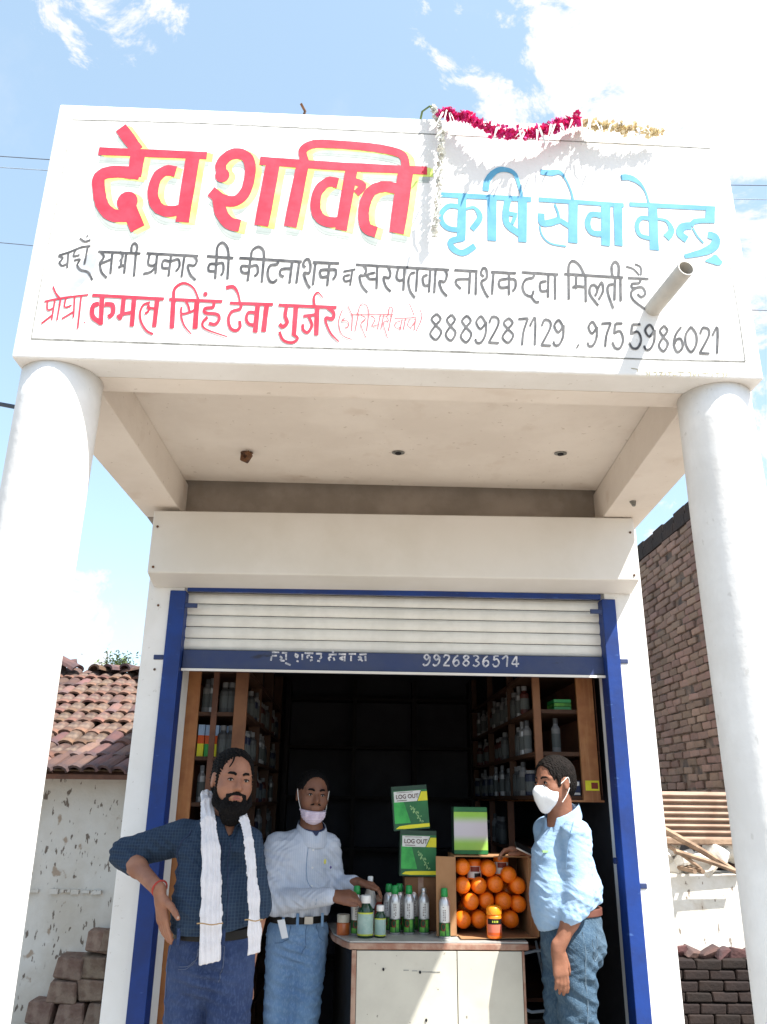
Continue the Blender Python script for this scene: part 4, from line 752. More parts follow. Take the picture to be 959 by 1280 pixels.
M['mask'] = mat('white_face_mask', (.72, .74, .76), .85, (.66, .68, .72), 20, 1, .15, 90); M['maskp'] = mat('lilac_face_mask', (.60, .52, .62), .85, (.48, .40, .52), 35, 1, .15, 90)
M['elastic'] = mat('white_elastic', (.75, .75, .73), .8)

def frame(yaw, pitch=0., roll=0.):
    """head axes: fwd, left-of-person, up; yaw measured from -Y towards +X"""
    f = np.array([math.sin(yaw)*math.cos(pitch), -math.cos(yaw)*math.cos(pitch), math.sin(pitch)])
    s = nrm(np.cross(f, (0, 0, 1.)));  u = np.cross(s, f)      # s: the person's own right
    c, q = math.cos(roll), math.sin(roll)
    return f, s*c+u*q, u*c-s*q
def head(F_, H, ax, sc=1., full=1., jaw=1.):
    """H: centre of skull at eye height; adds a face to the body field"""
    f, s, u = ax; P = lambda a, b, c: np.array(H)+sc*(f*a+s*b+u*c)
    Rm = np.array([f, s, u])
    e = lambda p, r, k=.012: F_.ell(P(*p), np.array(r)*sc, k*sc, Rm)
    e((-.012, 0, .030), (.094, .076, .086), .01)
    e((.012, 0, -.012), (.074, .069, .075), .02)
    e((.040, 0, -.062), (.046, .050*jaw, .040), .03)      # jaw
    e((.064, 0, -.096), (.021, .026, .018), .022)       # chin
    for b in (-1, 1):
        e((.048, b*.040, -.030), (.030, .026, .026), .02)  # cheek
        F_.cap(P(.076, b*.014, .022), P(.064, b*.045, .022), .009*sc, .007*sc, .012*sc)   # brow
        F_.ell(P(.092, b*.031, .002), np.array((.018, .017, .011))*sc, .008*sc, Rm, 'cut')  # socket
        e((.070, b*.031, .0), (.014, .016, .012), .006)      # lid mass
        e((-.004, b*.078, -.008), (.017, .008, .030), .006)   # ear
        F_.ell(P(.0, b*.087, -.006), np.array((.009, .005, .016))*sc, .004*sc, Rm, 'cut')
    F_.cap(P(.082, 0, .012), P(.104, 0, -.026), .0085*sc, .0125*sc, .012*sc)
    for b in (-1, 1): F_.cap(P(.092, b*.009, -.031), P(.080, b*.015, -.030), .0085*sc, .006*sc, .008*sc)
    F_.cap(P(.083, -.021, -.0575), P(.083, .021, -.0575), .006*sc, .006*sc, .008*sc)
    F_.cap(P(.088, -.012, -.055), P(.088, .012, -.055), .0055*sc, .0055*sc, .006*sc)
    F_.cap(P(.083, -.016, -.068), P(.083, .016, -.068), .0075*sc, .0075*sc, .008*sc)
    F_.cap(P(.095, -.015, -.0615), P(.095, .015, -.0615), .0018*sc, .0018*sc, .003*sc, op='cut')
    return P, Rm
def face_bits(P, ax, sc, par, eyes=True, lips=True, brow=.5, look=(0, 0)):
    f, s, u = ax
    for b in (-1, 1):
        if eyes:
            V, F = lathe([(.0105*math.cos(t), .0105*math.sin(t)) for t in np.linspace(-1.5, 1.5, 10)], 14)
            c = P(.0745, b*.031, .000)
            e_ = put('eye', [c+sc*(f*v[2]+s*v[0]*1.0+u*v[1]*.52) for v in V], F, M['eye'], par, smooth=True)
            c2 = P(.0845, b*.031+look[0], .000+look[1]); V, F = lathe([(.0046, -.001), (.0044, .0008), (.002, .0016)], 14)
            put('iris', [c2+sc*(f*v[2]+s*v[0]+u*v[1]) for v in V], F, M['iris'], e_)
            for q in (1, -1):
                pts = [P(.083-.06*abs(t)**2*.05, b*(.031+.0135*t), q*.0052*(1-t*t)+(.001 if q > 0 else 0)) for t in (-1, -.5, 0, .5, 1)]
                V, F = tube(pts, [.0012, .002, .0024, .002, .0012] if q > 0 else [.001, .0016, .0018, .0016, .001], 6); put('eyelid', V, F, M['hair'] if q > 0 else par['skin_key'] and M[par['skin_key']], par, smooth=True)
        pts = [P(.0875, b*.013, .021), P(.0875, b*.024, .0265), P(.079, b*.037, .0265), P(.066, b*.047, .020)]
        V, F = tube(pts, [.0035*brow*2*sc, .0045*brow*2*sc, .0038*brow*2*sc, .0012], 7); put('eyebrow', V, F, M['hair'], par, smooth=True)
    if lips:
        for z, r_ in ((-.0565, .0036), (-.0672, .0046)):
            pts = [P(.084, -.021, -.061), P(.0915, -.010, z), P(.093, 0, z-.0005), P(.0915, .010, z), P(.084, .021, -.061)]
            V, F = tube(pts, [.001, r_*.9*sc, r_*sc, r_*.9*sc, .001], 8); put('lip', V, F, M['lip'], par, smooth=True)
def collar(neck, tf, r0, r1, zt, m_, par, tilt=.35, gap=.03, drop=.055, inner=None):
    gap = gap+.016
    f = Field(neck-(.15, .16, .12), neck+(.15, .14, .09), .003)
    a = neck+(0, .006, -.055); b = neck+(0, .006, zt+.03)
    f.cap(a, b, r0+.010, r1+.006, .004); f.cap(a-(0, 0, .03), b+(0, 0, .03), r0+.004, r1+.001, .002, op='cut')
    up_ = nrm(np.array((0, 0, 1.))+tf*tilt); f.plane(neck+(0, 0, zt), up_); f.plane(neck+(0, 0, zt)-(0, 0, drop), -nrm(np.array((0, 0, 1.))+tf*(tilt+.25)))
    f.cap(neck+tf*.09+(0, 0, .05), neck+tf*.11+(0, 0, -.09), gap, .016, .002, op='cut')
    return fput('collar', f, m_, par, 1)
def surf(o, c, deg, z, off=.0012):
    V = WV.setdefault(o.name, np.array([v.co[:] for v in o.data.vertices])+org(o))
    a = R(deg); u = np.array((math.sin(a), -math.cos(a))); q = np.array((u[1], -u[0])); s = V[:, :2]-np.array(c)[:2]
    k = (np.abs(V[:, 2]-z) < .005) & (np.abs(s@q) < .006) & (s@u > 0)
    if not k.any(): return None
    W_ = V[k]; i = np.argmax((W_[:, :2]-np.array(c)[:2])@u); p = W_[i]; return np.array((p[0]+u[0]*off, p[1]+u[1]*off, z))
WV = {}
def seam(name, o, c, path, r_, m_, n=8, off=.0008):
    P = []
    for (a0, z0), (a1, z1) in zip(path[:-1], path[1:]):
        for k in range(n):
            p = surf(o, c, a0+(a1-a0)*k/n, z0+(z1-z0)*k/n, off)
            if p is not None: P.append(p)
    if len(P) > 3:
        P = [P[0]]+[(P[i-1]+P[i]*2+P[i+1])/4 for i in range(1, len(P)-1)]+[P[-1]]
        V, F = tube(P, r_, 5); return put(name, V, F, m_, o, smooth=True)
def hand(F_, wr, d, pn, side, sc=1., curl=(.3, .35, .4, .45), spread=.10, thumb=(.6, .55, .25), k=.006, tips=None):
    """wr wrist, d hand direction, pn palm normal (towards the palm side), side = +1/-1: which way the thumb is along cross(d, pn)"""
    d = nrm(d); pn = nrm(np.array(pn)-np.dot(pn, d)*d); s = np.cross(d, pn)*side
    wr = np.array(wr, float)
    F_.cap(wr-d*.02*sc, wr+d*.02*sc, .024*sc, .026*sc, .012, pn, .72)
    for q in (-1.1, -.4, .35, 1.05):
        F_.cap(wr+d*.018*sc+s*.012*q*sc, wr+d*.082*sc+s*.0195*q*sc, .0165*sc, .0135*sc, .010, pn, .85)
    ends = []
    for i, (q, L) in enumerate(((1.15, .070), (.42, .079), (-.35, .074), (-1.1, .058))):
        p = wr+d*.084*sc+s*.0195*q*sc; dd = nrm(d+s*spread*q*.6); a = curl[i]
        r_ = (.0098, .0100, .0095, .0085)[i]*sc
        for seg, (fr, rr) in enumerate(((.46, 1.), (.30, .9), (.24, .8))):
            ang = a*(.7, 1.1, .8)[seg]; ca, sa = math.cos(ang), math.sin(ang)
            dd = nrm(dd*ca+pn*sa); pnn = nrm(pn-np.dot(pn, dd)*dd)
            e = p+dd*L*fr*sc; F_.cap(p, e, r_*rr, r_*rr*.92, .0035); p = e
        ends.append((p, dd, nrm(np.cross(dd, s))))
    # thumb
    p = wr+d*.022*sc+s*.024*sc+pn*.004*sc; dd = nrm(d*thumb[0]+s*thumb[1]+pn*thumb[2])
    F_.cap(p, p+dd*.040*sc, .0155*sc, .0122*sc, .009); p = p+dd*.040*sc
    dd = nrm(dd+d*.35); e = p+dd*.030*sc; F_.cap(p, e, .0118*sc, .0108*sc, .005); p = e
    dd = nrm(dd+d*.1); e = p+dd*.025*sc; F_.cap(p, e, .0108*sc, .0088*sc, .004)
    return ends, (e, dd)
def nail(name_parent, p, d, n, r_=.006):
    d = nrm(d); n = nrm(np.array(n)-np.dot(n, d)*d); s = np.cross(d, n)
    V = []; 
    for a in np.linspace(0, 2*math.pi, 11)[:-1]: V.append(np.array(p)+d*math.cos(a)*r_*1.15+s*math.sin(a)*r_*.8+n*(.0004-.0015*abs(math.sin(a))))
    V.append(np.array(p)+n*.001); F = [(k, (k+1) % 10, 10) for k in range(10)]
    put('fingernail', V, F, M['nail'], name_parent)



# ================================================================== man on the left: checked shirt, scarf, hand on hip
def seg_shoe(par, x, y, yaw_, m_):
    f = Field((x-.2, y-.25, -.07), (x+.2, y+.25, .12), .006); d = np.array([math.sin(yaw_), -math.cos(yaw_), 0])
    c = np.array([x, y, -.02]); f.cap(c-d*.05, c+d*.14, .045, .040, .02, (0, 0, 1), .8); f.cap(c-d*.03+(0, 0, .05), c-d*.02, .04, .045, .03); f.plane((0, 0, -.05), (0, 0, -1))
    fput('shoe', f, m_, par, 2)
def ring(name, pts, r_, m_, par, flat=None):
    V, F = tube(pts, r_, 8); return put(name, V, F, m_, par, smooth=True)

def man_left():
    t = thing('person', (-.50, 1.08, -.05), 'bearded man in dark checked shirt and white scarf, hand on his hip', 'person')
    t['skin_key'] = 'skinA'
    pelvis = np.array((-.492, 1.10, .93)); chest = np.array((-.508, 1.13, 1.23)); neck = np.array((-.490, 1.12, 1.385))
    shL = np.array((-.652, 1.17, 1.302)); shR = np.array((-.388, 1.06, 1.288))        # camera-left / camera-right shoulder
    elb = np.array((-.885, 1.23, 1.235)); wri = np.array((-.690, 1.010, 1.128))
    elR = np.array((-.335, 1.12, 1.06)); wrR = np.array((-.368, 1.08, .855))
    hipL = np.array((-.572, 1.12, .90)); hipR = np.array((-.422, 1.08, .90))
    knL = hipL+(-.005, -.01, -.46); knR = hipR+(.010, -.01, -.46); anL = knL+(0, .04, -.44); anR = knR+(.01, .04, -.44)
    tf = nrm((.42, -.9, 0))                                                  # torso front
    hd = frame(R(24), R(-3), R(4)); H = np.array((-.462, 1.075, 1.515)); sc = .98
    # body
    b = Field((-1.0, .78, -.06), (-.18, 1.40, 1.70), .0042)
    P, Rm = head(b, H, hd, sc, jaw=1.12)
    b.cap(neck-(0, 0, .05), H+(-.01, .03, -.07), .058, .052, .025)
    b.cap(chest, neck+(0, 0, -.06), .12, .07, .05, tf, .7); b.cap(pelvis, chest, .125, .135, .05, tf, .72)
    b.cap(shL, elb, .045, .036, .02); b.cap(elb, wri, .037, .0255, .012); b.cap(elb, elb*.6+wri*.4, .036, .036, .02)
    b.cap(shR, elR, .045, .036, .02); b.cap(elR, wrR, .036, .025, .012)
    for a, k_, n_ in ((hipL, knL, anL), (hipR, knR, anR)): b.cap(a, k_, .078, .05, .03); b.cap(k_, n_, .048, .034, .02)
    endsL, th = hand(b, wri+(.006, -.008, -.014), (.22, -.02, -1.0), (.72, .66, 0.05), 1, 1.02, curl=(.12, .16, .18, .2), spread=.05, thumb=(.60, .95, .0))
    hand(b, wrR, (.02, -.08, -1), (-.7, .5, 0), 1, .95, curl=(.35, .4, .45, .5))
    fput('body', b, M['skinA'], t, 2)
    nail(t, th[0]+np.array((.0, -.007, .004)), th[1], (-.1, -1, .5), .006)
    face_bits(P, hd, sc, t, lips=True, brow=.62, look=(.001, 0))
    # hair cap, side burns and beard from an inflated copy of the skull
    def shell(name, grow, keep, noise, m_, h=.003):
        f, s, u = hd
        g_ = Field(P(0, 0, 0)-.17, P(0, 0, 0)+.17, h)
        head_fast(g_, P, Rm, sc, grow); V, F = g_.verts(); return g_
    hair = Field(H-.16, H+.16, .003)
    hair.ell(P(-.016, 0, .034), np.array((.100, .0805, .089))*sc, .01, Rm)
    hair.ell(P(-.050, 0, -.010), np.array((.060, .074, .070))*sc, .02, Rm)
    # recede from the face with a slanted cut
    hair.ell(P(.100, .004, .010), np.array((.090, .071, .090))*sc, .008, Rm, 'cut')
    hair.ell(P(.085, 0, -.09), np.array((.12, .12, .075))*sc, .008, Rm, 'cut')
    for q in (-1, 1):
        hair.ell(P(.004, q*.088, -.012), np.array((.026, .03, .038))*sc, .004, Rm, 'cut')
        hair.cap(P(.028, q*.068, .030), P(.030, q*.066, -.050), .009, .009, .006)
    hn = lambda V, N_: .0028*wsin(V, (1, .5, .3), .013, 1)*wsin(V, (.2, 1, .8), .03, 2)+.0022*wsin(V, (.6, .2, 1), .010)
    fput('hair', hair, M['hair'], t, 1, hn)
    pts = [P(.078, .030, .092), P(.088, .034, .070), P(.086, .046, .045)]; V, F = tube(catmull(pts, 4), [.004]*4+[.003]*4+[.001], 6); put('hair_strand', V, F, M['hair'], t)
    bd = Field(H-.20, H+.15, .003)
    bd.ell(P(.048, 0, -.100), np.array((.052, .052, .038))*sc, .02, Rm); bd.ell(P(.052, 0, -.135), np.array((.038, .040, .035))*sc, .02, Rm)
    for q in (-1, 1):
        bd.cap(P(.028, q*.066, -.035), P(.035, q*.060, -.085), .009, .016, .015); bd.cap(P(.035, q*.060, -.085), P(.065, q*.035, -.105), .018, .02, .015)
        bd.cap(P(.0905, q*.003, -.0475), P(.080, q*.032, -.058), .0075, .0065, .006); bd.cap(P(.080, q*.032, -.058), P(.070, q*.036, -.085), .0065, .013, .008)
    bd.cap(P(.082, 0, -.084), P(.075, 0, -.10), .010, .02, .01)
    fput('beard', bd, M['hair'], t, 1, lambda V, N_: .0016*wsin(V, (1, .5, .3), .010, 1)*wsin(V, (.2, 1, .8), .03, 2)+.0012*wsin(V, (.6, .9, .2), .007))
    # shirt
    s = Field((-1.0, .78, .88), (-.18, 1.42, 1.47), .0045)
    s.cap(pelvis+(-.006, .005, .045), pelvis+(-.008, 0, .14), .151, .156, .04, tf, .80)
    s.cap(pelvis+(0, .0, .12)+tf*.025, chest+(-.005, 0, .0), .150, .143, .05, tf, .82)
    s.cap(chest+(0, 0, .01), neck+(0, 0, -.080), .132, .075, .05, tf, .74)
    s.cap(neck+(0, .02, -.045), shL+(.01, 0, -.008), .050, .058, .03); s.cap(neck+(0, 0, -.045), shR+(-.005, 0, -.008), .050, .054, .03)
    s.cap(shL, elb*.97+shL*.03, .068, .058, .025); s.cap(elb, elb*.80+wri*.20, .058, .049, .02)
    s.cap(elb*.84+wri*.16, elb*.76+wri*.24, .050, .050, .003)   # rolled cuff
    s.cap(shR, elR, .060, .050, .03)
    s.ell(neck+(0.012, -.03, .0), (.058, .062, .07), .006, None, 'cut'); s.cap(neck+(.03, -.07, -.03), neck+(.050, -.13, -.11), .034, .006, .006, op='cut')
    dcut = nrm(wri-elb); s.plane(elb*.70+wri*.30, dcut) if False else None
    def sd(V, N_):
        o = folds(V, 3, .0036)
        o += .004*near(V, elb, .12)*wsin(V, (.3, .4, 1), .03)+.0035*near(V, shL+(-.08, 0, -.06), .11)*wsin(V, (1, .3, .9), .034, 1)
        o += .003*np.clip(1-(V[:, 2]-.95)/.07, 0, 1)*wsin(V, (1, .3, 0), .03)
        return o
    s.plane((-.5, 1.0, .992), nrm((.1, .15, -1)))
    shirt = fput('shirt', s, M['checks'], t, 2, sd)
    # collar wings and placket
    collar(neck, tf, .088, .062, .032, M['checks'], shirt, .55, .034, .075)
    V, F = tube([neck+(.045, -.095, -.06), np.array((-.43, .945, 1.20)), np.array((-.42, .925, 1.08)), np.array((-.415, .95, .995))], [.003]*4, 5)
    # jeans
    j = Field((-.80, .80, -.02), (-.20, 1.38, 1.02), .0048)
    j.cap(pelvis+(0, 0, .02), pelvis+(0, .01, -.04), .142, .144, .03, tf, .82)
    for a, k_, n_ in ((hipL+(-.003, 0, 0), knL, anL), (hipR+(.002, 0, 0), knR, anR)):
        j.cap(a, k_, .087, .068, .018); j.cap(k_, n_, .068, .060, .02)
    j.ell(pelvis-tf*.07+(0, 0, -.06), (.12, .09, .09), .04)
    j.plane((0, 0, .972), (0, 0, 1)); j.plane((0, 0, .01), (0, 0, -1))
    def jd(V, N_):
        o = folds(V, 11, .0022)
        o += .005*near(V, (hipL+hipR)/2+(0, -.1, -.07), .10)*wsin(V, (.2, 0, 1), .035)+.004*near(V, knL, .1)*wsin(V, (0, 0, 1), .04)+.004*near(V, knR, .1)*wsin(V, (0, 0, 1), .045, 1)
        return o
    jn = fput('jeans', j, M['jeansA'], t, 2, jd)
    pc = pelvis+(-.07, 0, 0)
    for k_, zz in enumerate(()):
        pts = [(-.655, 1.02, .945), (-.640, .975, .905), (-.60, .955, .885), (-.545, .945, .882)]; V, F = tube(catmull(pts, 4), .0018, 5); put('pocket_seam', V, F, mat('seam_thread', (.07, .10, .22), .8), jn)
    # belt
    f = Field((-.72, .90, .955), (-.28, 1.30, 1.01), .003)
    f.cap(pelvis+(0, 0, .0), pelvis+(0, 0, .09), .1495, .1495, .01, tf, .82); f.plane((0, 0, 1.000), (0, 0, 1)); f.plane((0, 0, .966), (0, 0, -1))
    belt = fput('belt', f, M['leather'], t, 1)
    for xx in (-.600, -.44):
        box('belt_loop', xx-.006, xx+.006, .965 if xx > -.5 else .975, .972 if xx > -.5 else .985, .955, 1.008, M['jeansA'], jn)
    bc = pelvis+tf*.128+(0, 0, .055); sx = nrm(np.cross(tf, (0, 0, 1)))
    seam('placket_edge', shirt, chest, [(29, 1.29), (25, 1.15), (24, 1.0)], .0016, M['collarin']); seam('placket_edge', shirt, chest, [(18, 1.29), (15, 1.15), (14, 1.0)], .0013, M['collarin'])
    seam('shoulder_seam', shirt, chest, [(-62, 1.33), (-66, 1.28), (-60, 1.22), (-52, 1.17)], .0016, M['collarin'])
    sm = mat('seam_thread', (.10, .13, .22), .8)
    seam('fly_seam', jn, pelvis, [(26, .955), (25, .88), (20, .83)], .0018, sm); seam('pocket_seam', jn, pelvis, [(-12, .955), (-16, .91), (-32, .885), (-50, .88)], .0016, sm); seam('pocket_seam', jn, pelvis, [(-14, .955), (-18, .903), (-34, .876), (-52, .872)], .0012, sm)
    seam('side_seam', jn, hipL, [(-62, .94), (-62, .70), (-62, .45)], .0018, sm)
    # wrist thread
    w0 = wri+(-.0, 0, .006); dd = nrm(wri-elb); a = nrm(np.cross(dd, (0, 0, 1))); c_ = np.cross(dd, a)
    pts = [w0+.0285*(math.cos(q)*a+math.sin(q)*c_) for q in np.linspace(0, 2*math.pi, 17)]; V, F = tube(pts, .0035, 6); put('wrist_thread', V, F, mat('red_thread', (.40, .05, .04), .8), t)
    # scarf: two hanging panels joined behind the neck
    g_ = Field((-.70, .80, .84), (-.22, 1.30, 1.50), .0035)
    cx = np.array((-.42, -.9, 0))
    left = [(-.565, 1.11, 1.455, .030), (-.548, 1.045, 1.425, .030), (-.528, .985, 1.36, .033), (-.507, .955, 1.27, .040), (-.492, .935, 1.17, .043), (-.482, .925, 1.07, .044), (-.478, .925, .99, .045), (-.475, .93, .87, .048)]
    right = [(-.425, 1.08, 1.42, .022), (-.398, 1.01, 1.370, .022), (-.372, .965, 1.30, .023), (-.352, .945, 1.20, .025), (-.335, .94, 1.10, .027), (-.326, .942, 1.0, .030), (-.322, .945, .87, .033)]
    back = [(-.565, 1.11, 1.455, .028), (-.52, 1.175, 1.44, .028), (-.46, 1.165, 1.43, .028), (-.425, 1.08, 1.42, .022)]
    for L, nv in ((left, (.35, -1, .15)), (right, (.55, -1, .1)), (back, (0, 1, 1))):
        for p, q in zip(L[:-1], L[1:]): g_.cap(p[:3], q[:3], p[3]*.86, q[3]*.86, .006, nv, .17)
    g_.plane((-.45, 0, .912), (0.18, 0, -1))
    def gd(V, N_):
        u_ = V[:, 0]*1.0+V[:, 1]*.35+.05*V[:, 2]+.004*np.sin(V[:, 2]*19)
        return .0030*np.sin(u_*2*math.pi/.021)*np.clip(np.abs(N_[:, 1])*1.3, 0, 1)+.0015*wsin(V, (.2, .1, 1), .11)
    sf = fput('scarf', g_, M['towel'], t, 2, gd)
    for L, zz in (((-.525, -.435, .895), 1.035), ((-.362, -.300, .915), 1.045)):
        pts = [(L[0]+(L[1]-L[0])*k/8, L[2]-.002*math.sin(k/8*math.pi)*6, zz+.002*math.sin(k)) for k in range(9)]
        V, F = tube(pts, .0022, 5); put('scarf_stripe', V, F, mat('gold_thread', (.42, .28, .14), .8), sf)
    seg_shoe(t, anL[0], anL[1]-.02, .35, M['leather']); seg_shoe(t, anR[0], anR[1]-.02, .5, M['leather'])
man_left()

# ================================================================== man in the middle: white striped shirt, mask under the chin
def man_middle():
    t = thing('person', (-.22, 1.87, -.05), 'man in white striped shirt, mask pulled under his chin, reaching for a bottle', 'person')
    t['skin_key'] = 'skinB'
    pelvis = np.array((-.225, 1.90, .885)); chest = np.array((-.232, 1.92, 1.17)); neck = np.array((-.185, 1.90, 1.31))
    shL = np.array((-.345, 1.91, 1.235)); shR = np.array((-.100, 1.93, 1.235))
    elL = np.array((-.335, 1.80, 1.005)); wrL = np.array((-.080, 1.665, 1.045))
    elR = np.array((-.065, 1.98, 1.055)); wrR = np.array((.040, 1.84, 1.085))
    hipL = np.array((-.295, 1.90, .86)); hipR = np.array((-.165, 1.90, .86))
    knL = hipL+(-.005, -.02, -.44); knR = hipR+(-.02, -.02, -.44); anL = knL+(0, .04, -.41); anR = knR+(-.02, .03, -.41)
    tf = nrm((.38, -.92, 0)); hd = frame(R(16), R(-3), R(3)); H = np.array((-.183, 1.86, 1.468)); sc = .95
    b = Field((-.50, 1.45, -.06), (.16, 2.14, 1.62), .0042)
    P, Rm = head(b, H, hd, sc)
    b.cap(neck-(0, 0, .05), H+(-.005, .03, -.07), .055, .050, .025); b.cap(chest, neck+(0, 0, -.06), .11, .065, .05, tf, .7); b.cap(pelvis, chest, .11, .125, .05, tf, .72)
    b.cap(shL, elL, .042, .034, .02); b.cap(elL, wrL, .034, .024, .012); b.cap(shR, elR, .042, .034, .02); b.cap(elR, wrR, .034, .024, .012)
    for a, k_, n_ in ((hipL, knL, anL), (hipR, knR, anR)): b.cap(a, k_, .072, .048, .03); b.cap(k_, n_, .046, .032, .02)
    hand(b, wrL+(.008, -.002, .002), (.95, .0, .05), (.08, .55, -.85), -1, .93, curl=(.60, .65, .70, .72), thumb=(1., .22, .30))
    hand(b, wrR, (.9, -.2, -.1), (0, -.3, -1), -1, .9, curl=(.7, .7, .7, .7), thumb=(1., .2, .3))
    fput('body', b, M['skinB'], t, 2)
    face_bits(P, hd, sc, t, lips=False, brow=.6)
    hair = Field(H-.16, H+.16, .003)
    hair.ell(P(-.014, 0, .034), np.array((.098, .0795, .088))*sc, .01, Rm); hair.ell(P(-.045, 0, -.005), np.array((.056, .072, .062))*sc, .02, Rm)
    for q in (-1, 1): hair.ell(P(.0, q*.088, -.016), np.array((.030, .03, .040))*sc, .004, Rm, 'cut')
    hair.ell(P(.100, 0, .006), np.array((.088, .073, .088))*sc, .008, Rm, 'cut'); hair.ell(P(.085, 0, -.09), np.array((.125, .12, .085))*sc, .008, Rm, 'cut')
    fput('hair', hair, M['hair'], t, 1, lambda V, N_: .0018*wsin(V, (1, .5, .3), .011, 1)*wsin(V, (.2, 1, .8), .03, 2))
    ms = Field(H-.2, H+.1, .003)
    for q in (-1, 1): ms.cap(P(.096, q*.012, -.041), P(.080, q*.028, -.048), .004, .003, .004)
    fput('moustache', ms, M['hair'], t, 1)
    # mask under the lip
    mk = Field(H-.2, H+.12, .0027)
    mk.ell(P(.050, 0, -.088), np.array((.058, .062, .046))*sc, .01, Rm); mk.ell(P(.060, 0, -.108), np.array((.042, .040, .030))*sc, .01, Rm)
    for q in (-1, 1): mk.cap(P(.035, q*.066, -.060), P(.070, q*.044, -.085), .014, .02, .01, hd[1], .45)
    mk.plane(P(.08, 0, -.0735), hd[2]*1.0+hd[0]*.10); mk.plane(P(.018, 0, 0), -hd[0])
    fput('face_mask', mk, M['maskp'], t, 1, lambda V, N_: .0011*wsin(V, (0, 0, 1), .011))
    for q in (-1, 1):
        V, F = tube(catmull([P(.045, q*.064, -.072), P(.020, q*.074, -.03), P(.006, q*.083, .022)], 4), .0018, 6); put('mask_loop', V, F, M['elastic'], t)
    s = Field((-.52, 1.45, .88), (.16, 2.16, 1.40), .0045)
    s.cap(pelvis+(0, 0, .05), pelvis+(0, 0, .12), .136, .134, .04, tf, .80); s.cap(pelvis+(0, 0, .12)+tf*.01, chest, .135, .136, .05, tf, .78)
    s.cap(chest+(0, 0, .01), neck+(0, 0, -.07), .130, .082, .05, tf, .72); s.cap(neck+(0, .01, -.045), shL+(.012, 0, -.008), .052, .054, .03); s.cap(neck+(0, .01, -.045), shR+(-.01, 0, -.008), .052, .052, .03)
    s.cap(shL, elL, .063, .056, .025); s.cap(elL, wrL*.93+elL*.07, .056, .037, .02); s.cap(wrL*.86+elL*.14, wrL*.98+elL*.02, .038, .036, .004)
    s.cap(shR, elR, .058, .050, .025); s.cap(elR, wrR*.85+elR*.15, .050, .036, .02)
    s.ell(neck+(0.008, -.02, .012), (.052, .056, .06), .006, None, 'cut'); s.cap(neck+(.02, -.06, -.02), neck+(.040, -.12, -.10), .032, .006, .006, op='cut')
    def sd(V, N_):
        o = folds(V, 5, .0024)+.004*near(V, elL, .13)*wsin(V, (1, .3, .6), .035)+.004*near(V, (shL+elL)/2, .12)*wsin(V, (.3, .2, 1), .045, 1)
        o += .004*np.clip(1-(V[:, 2]-.93)/.09, 0, 1)*wsin(V, (1, .2, .2), .04)+.003*near(V, shR+(.02, 0, -.1), .12)*wsin(V, (1, .2, 1), .03)
        return o
    s.plane((0, 0, .945), (0, 0, -1))
    shirt = fput('shirt', s, M['shirtw'], t, 2, sd)
    collar(neck, tf, .076, .055, .024, M['shirtw'], shirt, .5, .034); collar(neck+(0, 0, .003), tf, .068, .049, .024, M['collarin'], shirt, .5, .024, .07)
    fr = lambda x, z, y=1.78: (x, y, z)
    for k_ in range(4):
        V, F = lathe([(.0045, 0), (.004, .002)], 10); c_ = np.array((-.168, 1.792-.004*k_, 1.225-.075*k_)); put('button', [c_+(v[0], -v[2], v[1]) for v in V], F, M['elastic'], shirt)
    # small emblem on the chest: yellow sprig and dark mark
    V, F = lathe([(.010, 0), (.008, .001)], 9); put('chest_emblem', [np.array((-.112, 1.812, 1.175))+(v[0]*.6, -v[2]-.002, v[1]*1.2) for v in V], F, mat('yellow_thread', (.55, .52, .12), .8), shirt)
    V, F = lathe([(.005, 0), (.004, .001)], 7); put('chest_emblem', [np.array((-.085, 1.825, 1.150))+(v[0], -v[2]-.002, v[1]*1.3) for v in V], F, mat('violet_thread', (.10, .08, .25), .8), shirt)
    j = Field((-.46, 1.62, -.02), (0, 2.16, .95), .0048)
    j.cap(pelvis+(0, 0, .02), pelvis+(0, .01, -.04), .131, .130, .03, tf, .80)
    for a, k_, n_ in ((hipL, knL, anL), (hipR, knR, anR)): j.cap(a, k_, .080, .062, .018); j.cap(k_, n_, .062, .058, .02)
    j.ell(pelvis-tf*.06+(0, 0, -.06), (.105, .085, .085), .04); j.plane((0, 0, .922), (0, 0, 1)); j.plane((0, 0, .01), (0, 0, -1))
    def jd(V, N_): return folds(V, 23, .0024)+.005*near(V, (hipL+hipR)/2+(0, -.1, -.08), .10)*wsin(V, (.3, 0, 1), .035)+.003*wsin(V, (.2, 0, 1), .05)*(V[:, 2] < .7)
    jn = fput('jeans', j, M['jeansB'], t, 2, jd)
    f = Field((-.42, 1.70, .90), (-.05, 2.10, .965), .003); f.cap(pelvis, pelvis+(0, 0, .1), .1385, .1385, .01, tf, .80); f.plane((0, 0, .955), (0, 0, 1)); f.plane((0, 0, .915), (0, 0, -1))
    belt = fput('belt', f, M['leather'], t, 1)
    box('buckle', -.195, -.155, 1.772, 1.780, .918, .952, M['metal'], belt, .003)
    for xx, yy in ((-.29, 1.795), (-.225, 1.778), (-.115, 1.80)): box('belt_loop', xx-.006, xx+.006, yy-.008, yy, .908, .962, M['jeansB'], jn)
    sm = mat('pale_seam_thread', (.10, .18, .32), .8)
    seam('fly_seam', jn, pelvis, [(22, .91), (22, .83), (16, .79)], .0018, sm); seam('pocket_seam', jn, pelvis, [(-14, .91), (-18, .86), (-34, .84), (-52, .835)], .0016, sm); seam('pocket_seam', jn, pelvis, [(48, .91), (52, .86), (62, .84)], .0016, sm)
    seam('placket_edge', shirt, chest, [(20, 1.24), (18, 1.1), (18, .96)], .0012, M['jeansB']); seam('side_seam', jn, hipL, [(-62, .90), (-62, .66), (-62, .5)], .0016, sm)
